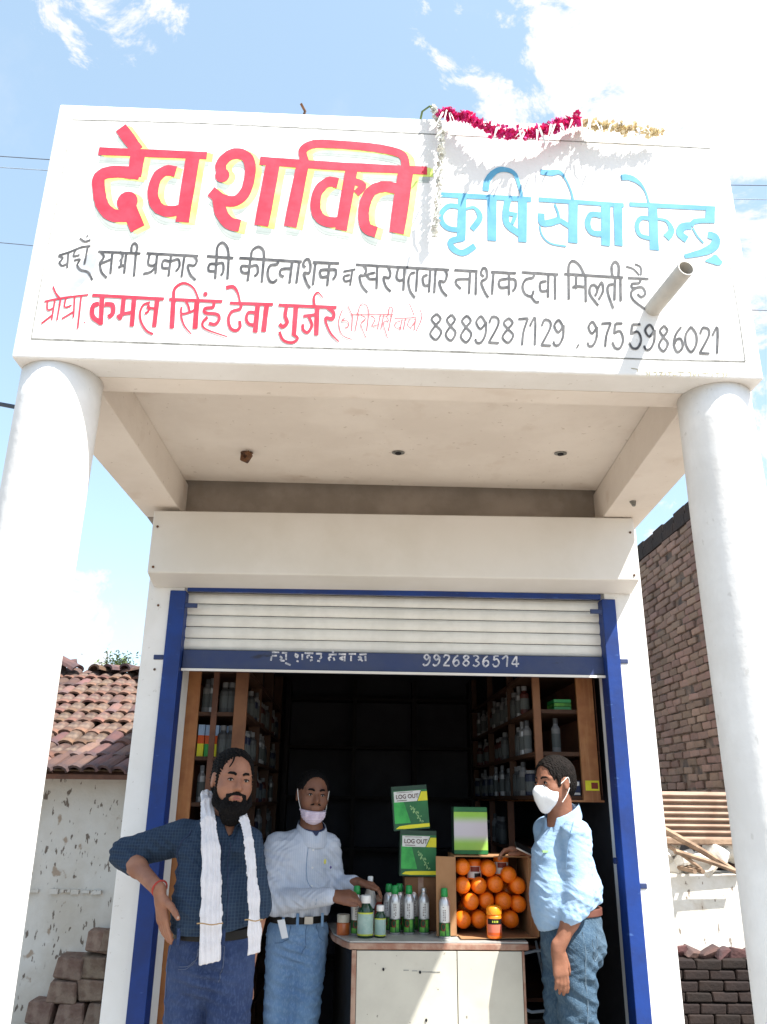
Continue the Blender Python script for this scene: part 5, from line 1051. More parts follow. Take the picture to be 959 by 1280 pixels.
    # folded paper slip tucked in the pocket
    P8 = [(-.315, 1.765, .935), (-.283, 1.762, .940), (-.262, 1.755, .868), (-.290, 1.757, .862)]
    V = P8+[tuple(np.array(p)+(0, .004, 0)) for p in P8]; put('paper_slip', V, hexa(V)[1], M['mask'], t)
    seg_shoe(t, anL[0], anL[1]-.02, .2, M['leather']); seg_shoe(t, anR[0], anR[1]-.02, .4, M['leather'])
man_middle()

# ================================================================== man on the right: pale blue shirt, white mask, phone
def man_right():
    t = thing('person', (.95, 1.52, -.05), 'man in pale blue shirt and white mask turned sideways, holding a phone', 'person')
    t['skin_key'] = 'skinC'
    pelvis = np.array((.945, 1.53, .945)); chest = np.array((.935, 1.55, 1.22)); neck = np.array((.935, 1.54, 1.375))
    shN = np.array((.972, 1.43, 1.315)); shF = np.array((.90, 1.68, 1.325))
    elN = np.array((.950, 1.385, 1.065)); wrN = np.array((.848, 1.365, .885))
    elF = np.array((.92, 1.76, 1.11)); wrF = np.array((.83, 1.745, 1.222))
    hipN = np.array((.945, 1.46, .90)); hipF = np.array((.925, 1.61, .90))
    knN = hipN+(-.015, 0, -.45); knF = hipF+(-.02, 0, -.45); anN = knN+(.03, .0, -.44); anF = knF+(.02, 0, -.44)
    tf = nrm((-.86, -.5, 0)); hd = frame(R(-62), R(-4), 0); H = np.array((.905, 1.50, 1.530)); sc = .96
    b = Field((.66, 1.22, -.06), (1.16, 1.92, 1.70), .0042)
    P, Rm = head(b, H, hd, sc)
    b.cap(neck-(0, 0, .05), H+(.02, .01, -.06), .057, .053, .025); b.cap(chest, neck+(0, 0, -.06), .115, .065, .05, tf, .72); b.cap(pelvis, chest, .115, .13, .05, tf, .8)
    b.cap(shN, elN, .045, .037, .02); b.cap(elN, wrN, .038, .0255, .012); b.cap(elN, elN*.6+wrN*.4, .037, .037, .02); b.cap(shF, elF, .045, .036, .02); b.cap(elF, wrF, .036, .025, .012)
    for a, k_, n_ in ((hipN, knN, anN), (hipF, knF, anF)): b.cap(a, k_, .078, .05, .03); b.cap(k_, n_, .048, .034, .02)
    hand(b, wrN, (.10, -.02, -1), (-.25, .95, 0), 1, 1.0, curl=(.16, .2, .24, .28), spread=.05, thumb=(.85, .35, .25))
    hand(b, wrF+(-.01, 0, .004), (-.95, .0, .12), (.05, -.35, -.9), 1, .95, curl=(.55, .6, .65, .7), thumb=(.8, .5, .5))
    fput('body', b, M['skinC'], t, 2)
    face_bits(P, hd, sc, t, lips=False, brow=.5)
    hair = Field(H-.16, H+.16, .003)
    hair.ell(P(-.014, 0, .034), np.array((.100, .083, .089))*sc, .01, Rm); hair.ell(P(-.045, 0, -.010), np.array((.060, .076, .070))*sc, .02, Rm)
    hair.ell(P(.106, 0, .004), np.array((.082, .068, .080))*sc, .008, Rm, 'cut'); hair.ell(P(.085, 0, -.09), np.array((.12, .12, .078))*sc, .008, Rm, 'cut')
    for q in (-1, 1):
        hair.ell(P(.0, q*.085, -.010), np.array((.026, .03, .036))*sc, .004, Rm, 'cut'); hair.cap(P(.032, q*.070, .03), P(.032, q*.070, -.012), .009, .007, .006)
    fput('hair', hair, M['hairgrey'], t, 1, lambda V, N_: .0018*wsin(V, (1, .5, .3), .011, 1)*wsin(V, (.2, 1, .8), .03, 2))
    mk = Field(H-.18, H+.14, .0027)
    mk.ell(P(.044, 0, -.056), np.array((.064, .070, .062))*sc, .01, Rm); mk.cap(P(.088, 0, -.010), P(.104, 0, -.036), .013, .018, .022); mk.cap(P(.100, 0, -.04), P(.070, 0, -.105), .020, .026, .02)
    mk.plane(P(.09, 0, -.008), hd[2]+hd[0]*.05); mk.plane(P(.028, 0, 0), -hd[0]-hd[2]*.25)
    fput('face_mask', mk, M['mask'], t, 1)
    for q in (-1, 1):
        V, F = tube(catmull([P(.035, q*.068, -.014), P(.010, q*.078, .006), P(-.010, q*.086, .020), P(-.022, q*.080, -.005)], 4), .0019, 6); put('mask_loop', V, F, M['elastic'], t)
        V, F = tube(catmull([P(.022, q*.066, -.085), P(.0, q*.076, -.055), P(-.018, q*.080, -.025)], 4), .0019, 6); put('mask_loop', V, F, M['elastic'], t)
    s = Field((.66, 1.22, .90), (1.18, 1.94, 1.47), .0045)
    s.cap(pelvis+(-.01, 0, .06), pelvis+(0, 0, .14), .142, .152, .04, nrm((.5, -.86, 0)), .88); s.ell(pelvis+tf*.075+(0, 0, .10), (.10, .12, .13), .05)
    s.cap(pelvis+(-.010, 0, .14), chest+(-.008, 0, 0), .138, .126, .05, nrm((.5, -.86, 0)), .92)
    s.cap(chest+(.0, 0, .01), neck+(.005, 0, -.080), .118, .076, .05); s.cap(neck+(.01, 0, -.05), shN+(-.005, .01, -.008), .055, .057, .03); s.cap(neck+(0, 0, -.05), shF+(.01, -.01, -.008), .055, .057, .03)
    s.cap(shN, elN, .066, .060, .022); s.cap(elN+(.0, 0, .03), elN*.82+wrN*.18, .060, .058, .015); s.cap(elN*.90+wrN*.10, elN*.70+wrN*.30, .056, .057, .004)
    s.cap(shF, elF, .060, .052, .025); s.cap(elF, elF*.75+wrF*.25, .052, .046, .02)
    s.ell(neck+(-.02, -.008, .016), (.056, .058, .06), .006, None, 'cut')
    s.plane((.99, 1.5, 1.012), nrm((.42, 0, -1)))
    def sd(V, N_):
        o = folds(V, 9, .0016)
        arm = np.exp(-((V[:, 1]-1.39)/.05)**2)
        o += .0016*arm*wsin(V, (.35, 0, 1), .027)*(.5+.5*wsin(V, (1, 0, .3), .13))+.004*near(V, (1.04, 1.50, 1.05), .12)*wsin(V, (1, 0, .9), .055)
        o += .002*near(V, elN*.8+wrN*.2, .06)*wsin(V, (1, 0, .25), .026)
        return o
    shirt = fput('shirt', s, M['shirtb'], t, 2, sd)
    collar(neck+(.014, 0, 0), tf, .088, .064, .046, M['shirtb'], shirt, .55, .03, .075)
    box('pocket_piping', .806, .846, 1.392, 1.400, 1.262, 1.270, mat('lime_edging', (.35, .6, .25), .8), shirt) if False else None
    j = Field((.70, 1.30, -.02), (1.16, 1.80, 1.02), .0048)
    j.cap(pelvis+(.005, 0, .03), pelvis+(.005, 0, -.04), .138, .140, .03, nrm((.5, -.86, 0)), .86)
    for a, k_, n_ in ((hipN, knN, anN), (hipF, knF, anF)): j.cap(a, k_, .092, .072, .018); j.cap(k_, n_, .072, .066, .02)
    j.ell(pelvis-tf*.055+(0, 0, -.075), (.105, .10, .10), .04); j.plane((0, 0, 1.00), (0, 0, 1)); j.plane((0, 0, .01), (0, 0, -1))
    def jd(V, N_): return folds(V, 31, .0026)+.005*wsin(V, (.75, 0, 1), .060)*np.clip((.88-V[:, 2])/.1, 0, 1)*.7+.004*near(V, (1.03, 1.45, .82), .09)*wsin(V, (1, 0, 1), .04)
    jn = fput('jeans', j, M['jeansC'], t, 2, jd)
    f = Field((.76, 1.34, .98), (1.12, 1.74, 1.04), .003); f.cap(pelvis+(.005, 0, -.02), pelvis+(.005, 0, .13), .1435, .1435, .01, nrm((.5, -.86, 0)), .86); f.plane((0, 0, 1.026), (0, 0, 1)); f.plane((0, 0, .996), (0, 0, -1))
    fput('belt', f, M['brownleather'], t, 1)
    
    seg_shoe(t, anN[0], anN[1], -1.0, M['leather']); seg_shoe(t, anF[0], anF[1], -1.0, M['leather'])
    sm = mat('shirt_stitching', (.16, .27, .42), .8)
    seam('sleeve_seam', shirt, (.93, 1.52, 0), [(8, 1.37), (0, 1.33), (-8, 1.26), (-12, 1.18)], .0016, sm)
    p_ = surf(shirt, chest, -52, 1.245, .002)
    if p_ is not None: box('pocket_edging', p_[0]-.004, p_[0]+.030, p_[1]-.012, p_[1]-.004, 1.243, 1.252, mat('lime_edging', (.35, .6, .25), .8), shirt)
    sm2 = mat('pale_seam_thread', (.14, .20, .26), .8); seam('side_seam', jn, hipN, [(10, .95), (10, .70), (8, .45)], .0016, sm2); seam('pocket_seam', jn, hipN, [(62, .93), (60, .86), (50, .84), (38, .86), (38, .93)], .0015, sm2)
    # the phone in his far hand
    ph = thing('phone', (.80, 1.73, 1.215), 'dark phone with a pale metal edge held above the cardboard box', 'phone')
    a = np.array((.752, 1.675, 1.258)); d = nrm((.90, .0, -.40)); q = nrm((.1, 1, .35)); n_ = np.cross(d, q)
    def slab(L, W_, T_, o=0): return [a+d*u_*L+q*(v_-.5)*W_+n_*(w_*T_+o) for w_ in (0, 1) for u_, v_ in ((0, 0), (1, 0), (1, 1), (0, 1))]
    V = slab(.10, .07, .008); o = put('phone_body', V, hexa(V)[1], M['metal'], ph); bb_ = o.modifiers.new('b', 'BEVEL'); bb_.width = .002
    V = slab(.098, .064, .0012, .0085); put('screen', V, hexa(V)[1], M['leather'], ph)
man_right()

# ------------------------------------------------------------------ counter
M['laminate'] = mat('cream_laminate', (.52, .50, .43), .5, (.46, .44, .38), 4, 1, .05, 30, spec=.4)
overlay(M['laminate'], noise_mask(34, .69, .73, (1, 1, 1), 3, .8), (.13, .11, .09)); overlay(M['laminate'], noise_mask(5, .62, .75, (1, 1, 1.6), 7, .35), (.40, .36, .29))
M['edge'] = mat('worn_brown_edging', (.26, .13, .09), .6, (.36, .24, .18), 18, 1, .2)
M['ctop'] = mat('grey_laminate_top', (.42, .42, .40), .35, (.34, .33, .31), 9, 1, .05)
CT = .880
ct = thing('shop_counter', (.40, 1.85, -.03), 'cream laminate counter with worn brown edging standing in the doorway', 'counter')
def prism(pts, z0, z1):
    n = len(pts); V = [(x, y, z0) for x, y in pts]+[(x, y, z1) for x, y in pts]
    return V, [tuple(range(n))[::-1], tuple(range(n, 2*n))]+[(k, (k+1) % n, n+(k+1) % n, n+k) for k in range(n)]
V, F = prism([(.010, 1.595), (.775, 1.595), (.80, 2.12), (-.10, 2.12), (-.062, 1.80), (-.018, 1.66)], CT-.006, CT); put('counter_top', V, F, M['ctop'], ct)
V, F = prism([(.010, 1.590), (.777, 1.590), (.803, 2.125), (-.105, 2.125), (-.067, 1.80), (-.023, 1.655)], CT-.032, CT-.007); o = put('top_edging', V, F, M['edge'], ct); b_ = o.modifiers.new('b', 'BEVEL'); b_.width = .003
V, F = prism([(.025, 1.60), (.757, 1.60), (.775, 2.08), (-.06, 2.08), (-.0, 1.72)], -.03, CT-.033); put('carcass', V, F, M['leather'], ct)
box('front_panel', .042, .466, 1.590, 1.599, .02, CT-.036, M['laminate'], ct, .001); box('front_panel', .4695, .745, 1.590, 1.599, .02, CT-.036, M['laminate'], ct, .001)
box('side_edging', .020, .040, 1.586, 1.599, -.02, CT-.034, M['edge'], ct, .002); box('side_edging', .747, .757, 1.588, 1.599, -.02, CT-.034, M['edge'], ct, .002)
V, F = lathe([(.006, 0), (.006, .003)], 12)
for x, z in ((.155, .775), (.31, .765), (.335, .59)): put('screw_hole', [(x+a*(.8 if x != .31 else .9), 1.589-c, z+b) for a, b, c in V], F, M['dark'], ct)
for x0, x1, z in ((.24, .262, .770), (.276, .298, .768), (.318, .395, .764)): box('scratch', x0, x1, 1.5885, 1.5896, z, z+.0035, M['greyline'], ct)

# ------------------------------------------------------------------ bottles on the counter
M['alu'] = mat('brushed_silver_bottle', (.58, .58, .59), .32, (.50, .50, .52), 8, metal=.75)
M['capgreen'] = mat('green_cap', (.01, .26, .055), .4, spec=.5); M['capwhite'] = mat('white_cap', (.74, .74, .72), .45, spec=.5)
M['labelgreen'] = mat('bright_green_print', (.12, .36, .05), .5, (.03, .16, .03), 25); M['labeldark'] = mat('dark_green_print', (.01, .06, .02), .5)
M['labelwhite'] = mat('white_print', (.66, .66, .64), .5); M['printred'] = mat('red_brown_print', (.22, .035, .02), .5); M['printtext'] = mat('dark_print', (.10, .05, .05), .6)
M['darkgreenglass'] = mat('dark_green_bottle', (.006, .038, .018), .2, spec=.6); M['labelblue'] = mat('pale_teal_label', (.25, .37, .33), .5, (.33, .44, .40), 30); M['limeband'] = mat('lime_band', (.5, .55, .06), .5)
M['amber'] = mat('orange_liquid', (.42, .10, .02), .3, spec=.6); M['jarglass'] = mat('pale_jar', (.46, .43, .36), .3, spec=.6)
def shell(name, r_, z0, z1, a0, a1, c, m_, par, n=10, rt_=None):
    V = []; 
    for k in range(n+1):
        a = a0+(a1-a0)*k/n
        for z in (z0, z1): V.append((c[0]+r_*math.sin(a), c[1]-r_*math.cos(a), c[2]+z))
    return put(name, V, [(2*k, 2*k+2, 2*k+3, 2*k+1) for k in range(n)], m_, par, smooth=True)
def lat(name, prof, c, m_, par, seg=24):
    V, F = lathe(prof, seg); o = put(name, [(a+c[0], b+c[1], d+c[2]) for a, b, d in V], F, m_, par, smooth=True)
    o.data.polygons[-1].use_smooth = False; o.data.polygons[-2].use_smooth = False; return o
def silver(x, y, cap, label, turn=0.):
    c = (x, y, CT); t = thing('spray_bottle', c, label, 'bottle', None)
    lat('bottle_body', [(.0225, 0), (.0248, .003), (.0248, .138), (.023, .148), (.0155, .161), (.0115, .166), (.0115, .178)], c, M['alu'], t)
    if cap: lat('cap', [(.0158, .165), (.0155, .178), (.0138, .196), (.0125, .199), (.004, .2005)], c, M['capgreen'], t)
    else: lat('neck_ring', [(.0115, .172), (.012, .176), (.011, .187), (.0085, .190)], c, M['alu'], t)
    lb = shell('label', .0251, .008, .062, -1.5+turn, 1.5+turn, c, M['labeldark'], t)
    shell('label_stripe', .0253, .012, .060, .05+turn, .62+turn, c, M['labelgreen'], lb, 5); shell('label_stripe', .0253, .010, .030, -1.1+turn, -.1+turn, c, M['labelgreen'], lb, 6)
    shell('label_panel', .0252, .066, .130, -.9+turn, .85+turn, c, M['labelwhite'], t)
    P = []
    for k in range(9):
        z0 = .070+.0065*k
        for a in (-.42, -.12):
            if random.random() < .85:
                V, F = [], []
                for q in range(4):
                    an = a+turn+.22*q/3; V += [(c[0]+.0254*math.sin(an), c[1]-.0254*math.cos(an), c[2]+z0), (c[0]+.0254*math.sin(an), c[1]-.0254*math.cos(an), c[2]+z0+random.uniform(.0015, .0042))]
                P.append((V, [(2*q, 2*q+2, 2*q+3, 2*q+1) for q in range(3)]))
    V, F, _ = join(P); tag(put('label_print', V, F, M['printtext'], lb), kind='stuff')
    V = []
    for k in range(14):
        an = -.35+turn+.42*math.sin(2*math.pi*k/14); V.append((c[0]+.0255*math.sin(an), c[1]-.0255*math.cos(an), c[2]+.044+.016*math.cos(2*math.pi*k/14)))
    put('label_fruit', V, [tuple(range(14))], M['printred'], lb)
    return t
silver(.038, 1.755, True, 'green capped silver bottle gripped by the man in the striped shirt', .2)
silver(.188, 1.860, True, 'green capped silver bottle half hidden at the left of the closest pair', -.3)
silver(.213, 1.790, True, 'green capped silver bottle in front, second tall bottle right of the small dark green one', .1)
silver(.250, 1.905, False, 'uncapped silver bottle at the back between two green capped ones', .3)
silver(.277, 1.795, True, 'green capped silver bottle just left of the bare necked silver bottle', 0)
silver(.345, 1.795, False, 'silver bottle with bare metal neck standing beside the brown box support', .15)
silver(.428, 1.690, True, 'lone green capped silver bottle beside the carton of orange containers', 0)
silver(.238, 1.875, True, 'green capped silver bottle at the back between the pairs, mostly hidden', .4)
silver(.305, 1.885, False, 'uncapped silver bottle at the back, left of the bare necked front one', .2)
def jarb(x, y, r_, h, label):
    c = (x, y, CT); t = thing('glass_bottle', c, label, 'bottle')
    lat('bottle_body', [(r_*.93, 0), (r_, .004), (r_, h*.62), (r_*.96, h*.68), (r_*.62, h*.78), (r_*.55, h*.80), (r_*.55, h*.84)], c, M['darkgreenglass'], t)
    lat('cap', [(r_*.66, h*.815), (r_*.68, h*.82), (r_*.68, h*.985), (r_*.6, h)], c, M['capwhite'], t)
    lb = shell('label', r_*1.01, h*.06, h*.60, -1.5, 1.5, c, M['limeband'], t, 14); shell('label_panel', r_*1.016, h*.10, h*.565, -1.35, 1.30, c, M['labelblue'], lb, 14)
jarb(.077, 1.690, .0345, .168, 'large dark green bottle with white cap and pale label at the counter front')
jarb(.143, 1.695, .0250, .128, 'small dark green bottle with white cap right of the large one')
c = (.102, 1.90, CT); t = thing('funnel_bottle', c, 'white conical bottle with narrow neck behind the dark green bottles', 'bottle')
lat('bottle_body', [(.036, 0), (.038, .004), (.038, .10), (.033, .125), (.014, .185), (.012, .20)], c, M['capwhite'], t); lat('neck', [(.0115, .20), (.013, .203), (.013, .224), (.010, .228)], c, M['capwhite'], t); shell('label_band', .0383, .086, .094, -1.2, 1.2, c, M['darkgreenglass'], t)
c = (.143, 1.86, CT); t = thing('brown_bottle', c, 'small brown bottle top showing above the small dark green bottle', 'bottle'); lat('bottle_body', [(.02, 0), (.021, .003), (.021, .10), (.013, .118), (.013, .124)], c, M['printred'], t); lat('cap', [(.015, .124), (.015, .150), (.013, .152)], c, M['edge'], t)
c = (-.020, 1.76, CT); t = thing('liquid_jar', c, 'jar of orange liquid with pale lid at the left end of the counter', 'jar'); lat('jar_body', [(.027, 0), (.029, .004), (.029, .046), (.027, .050)], c, M['amber'], t); lat('lid', [(.0275, .0505), (.028, .052), (.028, .080), (.026, .083)], c, M['jarglass'], t)

# ------------------------------------------------------------------ cardboard carton with orange containers
M['card'] = mat('brown_cardboard', (.33, .185, .095), .9, (.28, .15, .075), 6, 1, .1, 60, spec=.1); M['cardin'] = mat('cardboard_inside', (.20, .10, .05), .9, (.15, .07, .035), 6)
M['orange'] = mat('orange_plastic', (.86, .20, .008), .38, (.80, .16, .006), 12, 1, .15, 110, spec=.45); M['orangered'] = mat('deep_orange_cap', (.62, .09, .01), .4)
cb = thing('cardboard_box', (.655, 1.8, CT), 'open cardboard box on its side, packed with orange containers, at the right of the counter', 'box')
x0, x1, y0, y1, z0, z1 = .480, .822, 1.725, 1.985, CT+.004, 1.206
box('panel', x0, x0+.005, y0, y1, z0, z1, M['card'], cb); box('panel', x1-.005, x1, y0, y1, z0, z1, M['card'], cb); box('panel', x0, x1, y0, y1, z0-.0035, z0-.0005, M['card'], cb)
box('panel', x0-.002, x1+.002, y0, y1, z1+.0005, z1+.005, M['card'], cb); box('panel', x0+.006, x1-.006, y1-.005, y1-.0005, z0, z1, M['cardin'], cb)
def flap(P): V = P+[tuple(np.array(p)+(0, .004, 0)) for p in P]; return V, hexa(V)[1]
def flapq(name, a, b_, c_, d_, th): V = [a, b_, c_, d_]+[tuple(np.array(p)+np.array(th)) for p in (a, b_, c_, d_)]; put(name, V, hexa(V)[1], M['card'], cb)
flapq('flap', (x0, y0-.001, z0), (x0, y0-.001, z1), (x0-.088, y0-.030, z1+.004), (x0-.088, y0-.030, z0+.002), (0, .004, 0))
flapq('flap', (x1, y0-.001, z0), (x1, y0-.001, z1), (x1+.012, y0-.085, z1-.006), (x1+.010, y0-.085, z0+.01), (.004, 0, 0))
flapq('flap', (x0+.01, y0-.001, z0), (x1-.002, y0-.001, z0), (x1+.004, y0-.092, z0+.006), (x0+.012, y0-.092, z0-.001), (0, 0, .003))
prof = [(.0, 0), (.010, .0006), (.020, .0035), (.028, .009), (.0335, .018), (.0362, .030), (.0365, .05), (.0365, .115), (.033, .12)]
def round_can(x, y, z, label, tilt=0.):
    t = thing('orange_container', (x, y, z), label, 'container', 'orange containers packed in the cardboard box')
    V, F = lathe([(r_+1e-5, h) for r_, h in prof], 26)
    put('container_body', [(x+a, y+c, z+b_) for a, b_, c in V], [f[::-1] for f in F], M['orange'], t, smooth=True)
    V, F = tube([(x+.011*math.cos(q), y-.0002+.0012, z+.011*math.sin(q)) for q in np.linspace(0, 2*math.pi, 13)], .0006, 5); put('base_ring', V, F, M['orangered'], t)
where = ['at the top left corner', 'at the top, third from left', 'at the upper right, resting on others', 'at the right side, second row down', 'in the second row, against the left wall', 'in the second row, second from left', 'in the second row, middle', 'in the third row, leftmost', 'in the third row, behind the standing jar', 'in the third row, right of the standing jar top', 'in the third row, against the right wall', 'in the bottom row, leftmost', 'in the bottom row, second from left', 'in the bottom row, right of the standing jar']
pos = [(.524, 1.160), (.646, 1.155), (.738, 1.128), (.778, 1.083), (.524, 1.082), (.600, 1.081), (.676, 1.088), (.562, 1.014), (.636, 1.018), (.712, 1.018), (.779, 1.006), (.522, .940), (.597, .940), (.742, .942)]
for (x, z), w_ in zip(pos, where):
    round_can(x, 1.755+random.uniform(-.006, .012)+(.03 if w_.startswith('in the third row, behind') else 0), z, 'round orange container '+w_+' of the carton')
for x, z, w_ in ((.585, 1.150, 'with a white and red label turned out, near the top'), (.712, 1.168, 'in shadow at the very top, tipped back')):
    t = thing('orange_container', (x, 1.84, z), 'orange container '+w_+' of the carton', 'container', 'orange containers packed in the cardboard box')
    lat('container_body', [(.034, -.045), (.036, -.04), (.036, .03), (.030, .04)], (x, 1.84, z), M['orange'], t); l_ = shell('label', .0365, -.038, .012, -1.1, 1.0, (x, 1.84, z), M['labelwhite'], t); shell('label_patch', .0368, -.012, .010, -.6, .6, (x, 1.84, z), M['printred'], l_); shell('label_patch', .0368, -.036, -.018, -.1, .8, (x, 1.84, z), M['leather'], l_)
for x in (.552, .65, .75):
    for z in (.975, 1.05): 
        t = thing('orange_container', (x, 1.90, z), 'shaded orange container in the back layer of the carton, %s %s' % ('lower' if z < 1 else 'upper', 'left' if x < .6 else 'middle' if x < .7 else 'right'), 'container', 'back layer of orange containers in the cardboard box'); V, F = lathe([(.001, 0), (.03, .004), (.036, .02), (.036, .06)], 18); put('container_body', [(x+a, 1.885+c, z+b_) for a, b_, c in V], F, M['orange'], t, smooth=True)
c = (.640, 1.645, CT+.008); t = thing('orange_jar', c, 'upright orange jar with dark and red label in front of the carton', 'jar')
lat('jar_body', [(.030, 0), (.032, .003), (.033, .02), (.033, .085), (.030, .092)], c, M['orange'], t); lat('lid', [(.0325, .0925), (.0335, .095), (.0325, .118), (.028, .126), (.012, .129)], c, mat('yellow_orange_lid', (.85, .28, .012), .35, spec=.5), t)
lb = shell('label', .0334, .012, .078, -1.25, 1.25, c, mat('pink_red_label', (.62, .16, .10), .5), t, 14); shell('label_panel', .0338, .056, .078, -1.1, 1.1, c, M['leather'], lb, 12); shell('label_panel', .0338, .014, .024, -1.1, 1.1, c, M['orangered'], lb, 12)
V = []; F = []
for k in range(4):
    a0_ = -.42+.22*k; o_ = len(V)
    for a, z in ((a0_, .063), (a0_+.11, .063), (a0_+.13, .071), (a0_+.02, .071)): V.append((c[0]+.0342*math.sin(a), c[1]-.0342*math.cos(a), c[2]+z))
    F.append((o_, o_+1, o_+2, o_+3))
tag(put('label_print', V, F, M['limeband'], lb), kind='stuff')

# ------------------------------------------------------------------ printed product boxes
M['boxgreen'] = mat('printed_green_board', (.006, .085, .03), .45, (.015, .15, .04), 5, 1, 0, spec=.4); M['boxside'] = mat('dim_green_board', (.02, .055, .035), .5); M['yel'] = mat('yellow_print', (.72, .66, .03), .45)
M['ltgreen'] = mat('light_green_print', (.05, .40, .08), .45, (.02, .22, .05), 9); M['sprig'] = mat('pale_sprig_print', (.30, .50, .22), .5)
def textmesh(name, s, size, m_, par, place, bold=.0):
    cu = bpy.data.curves.new(name, 'FONT'); cu.body = s; cu.size = size; cu.offset = bold; cu.align_x = 'LEFT'
    ob = bpy.data.objects.new(name, cu); C.objects.link(ob); dg = bpy.context.evaluated_depsgraph_get()
    me = bpy.data.meshes.new_from_object(ob.evaluated_get(dg)); bpy.data.objects.remove(ob)
    V = np.array([v.co[:] for v in me.vertices]); F = [tuple(p.vertices) for p in me.polygons]
    return put(name, [place(v[0], v[1]) for v in V], F, m_, par)
def product(cx, y, z, w_, h, dp, ang, lean, label):
    t = thing('product_box', (cx, y, z), label, 'box'); ca, sa = math.cos(ang), math.sin(ang)
    def pl(u, v, off=0., d_=0.): return (cx+u*ca-v*sa, y-off+d_+v*lean+u*.02, z+u*sa+v*ca)
    def quad(name, pts, m_, par, off): put(name, [pl(u*w_, v*h, off) for u, v in pts], [tuple(range(len(pts)))], m_, par)
    V = [pl(-w_/2, 0), pl(w_/2, 0), pl(w_/2, 0, 0, dp), pl(-w_/2, 0, 0, dp), pl(-w_/2, h), pl(w_/2, h), pl(w_/2, h, 0, dp), pl(-w_/2, h, 0, dp)]
    b_ = put('carton', V, hexa(V)[1], M['boxside'], t)
    quad('front_print', [(-.46, .02), (.5, .02), (.5, .90), (-.46, .90)], M['boxgreen'], t, .0006)
    quad('light_field', [(-.46, .16), (-.02, .16), (-.18, .66), (-.46, .66)], M['ltgreen'], t, .0010)
    quad('title_panel', [(-.44, .64), (.20, .64), (.33, .88), (-.44, .88)], M['labelwhite'], t, .0014)
    quad('yellow_panel', [(.22, .64), (.5, .64), (.5, .85), (.34, .85)], M['yel'], t, .0014)
    quad('yellow_swoosh', [(-.44, .045), (-.2, .03), (.5, .045), (.5, .125), (-.1, .115), (-.34, .10)], M['yel'], t, .0014)
    textmesh('title_print', 'LOG OUT', h*.135, M['printtext'], t, lambda a, b2: pl(-.39*w_+a*.92, .715*h+b2, .0022), .0006)
    quad('small_print', [(-.36, .665), (-.08, .665), (-.08, .68), (-.36, .68)], M['printtext'], t, .0018); quad('small_print', [(-.36, .85), (.1, .85), (.1, .86), (-.36, .86)], M['printtext'], t, .0018)
    P = []; rr = random.Random(3)
    for k in range(26):
        u = .02+.30*k/26+rr.uniform(-.04, .04); v = .52-.36*(k/26)+rr.uniform(-.05, .05); s = rr.uniform(.008, .022); a = rr.uniform(0, 3)
        P.append(([pl((u+s*math.cos(a+q))*w_, (v+1.3*s*math.sin(a+q))*h, .0016) for q in (0, 1.2, 3.1, 4.3)], [(0, 1, 2, 3)]))
    for k in range(10): P.append(([pl((.0+.03*k)*w_, (.55-.04*k)*h, .0015), pl((.008+.03*k)*w_, (.56-.04*k)*h, .0015), pl((.04+.03*k)*w_, (.51-.04*k)*h, .0015), pl((.03+.03*k)*w_, (.505-.04*k)*h, .0015)], [(0, 1, 2, 3)]))
    V, F, _ = join(P); tag(put('plant_print', V, F, M['sprig'], t), kind='stuff')
product(.322, 1.855, 1.112, .172, .200, .10, R(-1), -.0, 'lower of two stacked green boxes printed LOG OUT')
product(.296, 1.865, 1.314, .172, .200, .10, R(4.5), .02, 'upper of two stacked green boxes printed LOG OUT, leaning to the left')
t = thing('support_box', (.33, 1.92, CT), 'dark brown cardboard box holding up the green printed boxes behind the bottles', 'box'); box('carton', .262, .412, 1.872, 2.02, CT+.001, 1.108, M['cardin'], t, .002); box('tape', .325, .35, 1.8705, 1.8715, CT+.001, 1.108, M['edge'], t)
t = thing('product_box', (.565, 1.85, 1.213), 'lime green box with pale middle band standing on top of the carton', 'box')
M['limebox'] = mat('lime_box_print', (.24, .46, .06), .4, (.29, .50, .09), 4)
n_, l_, b_ = nodes(M['limebox']); tcn = n_.new('ShaderNodeTexCoord'); sp = n_.new('ShaderNodeSeparateXYZ'); l_.new(tcn.outputs['Object'], sp.inputs[0]); mr = n_.new('ShaderNodeMapRange'); mr.interpolation_type = 'SMOOTHSTEP'
ab = n_.new('ShaderNodeMath'); ab.operation = 'SUBTRACT'; ab.inputs[1].default_value = .108; l_.new(sp.outputs[2], ab.inputs[0]); a2 = n_.new('ShaderNodeMath'); a2.operation = 'ABSOLUTE'; l_.new(ab.outputs[0], a2.inputs[0]); l_.new(a2.outputs[0], mr.inputs[0])
mr.inputs[1].default_value = .02; mr.inputs[2].default_value = .065; mr.inputs[3].default_value = 1; mr.inputs[4].default_value = 0
prev = b_.inputs['Base Color'].links[0].from_socket; mx_ = n_.new('ShaderNodeMix'); mx_.data_type = 'RGBA'; l_.new(mr.outputs[0], mx_.inputs['Factor']); l_.new(prev, mx_.inputs[6]); mx_.inputs[7].default_value = (.50, .47, .52, 1); l_.new(mx_.outputs[2], b_.inputs['Base Color'])
box('carton', .489, .648, 1.800, 1.90, 1.213, 1.420, M['boxside'], t, .002); box('front_print', .4895, .6475, 1.7985, 1.7996, 1.231, 1.398, M['limebox'], t); box('top_band', .4895, .6475, 1.7985, 1.7996, 1.399, 1.4195, M['boxgreen'], t); box('bottom_band', .4895, .6475, 1.7985, 1.7996, 1.2135, 1.230, M['boxgreen'], t)

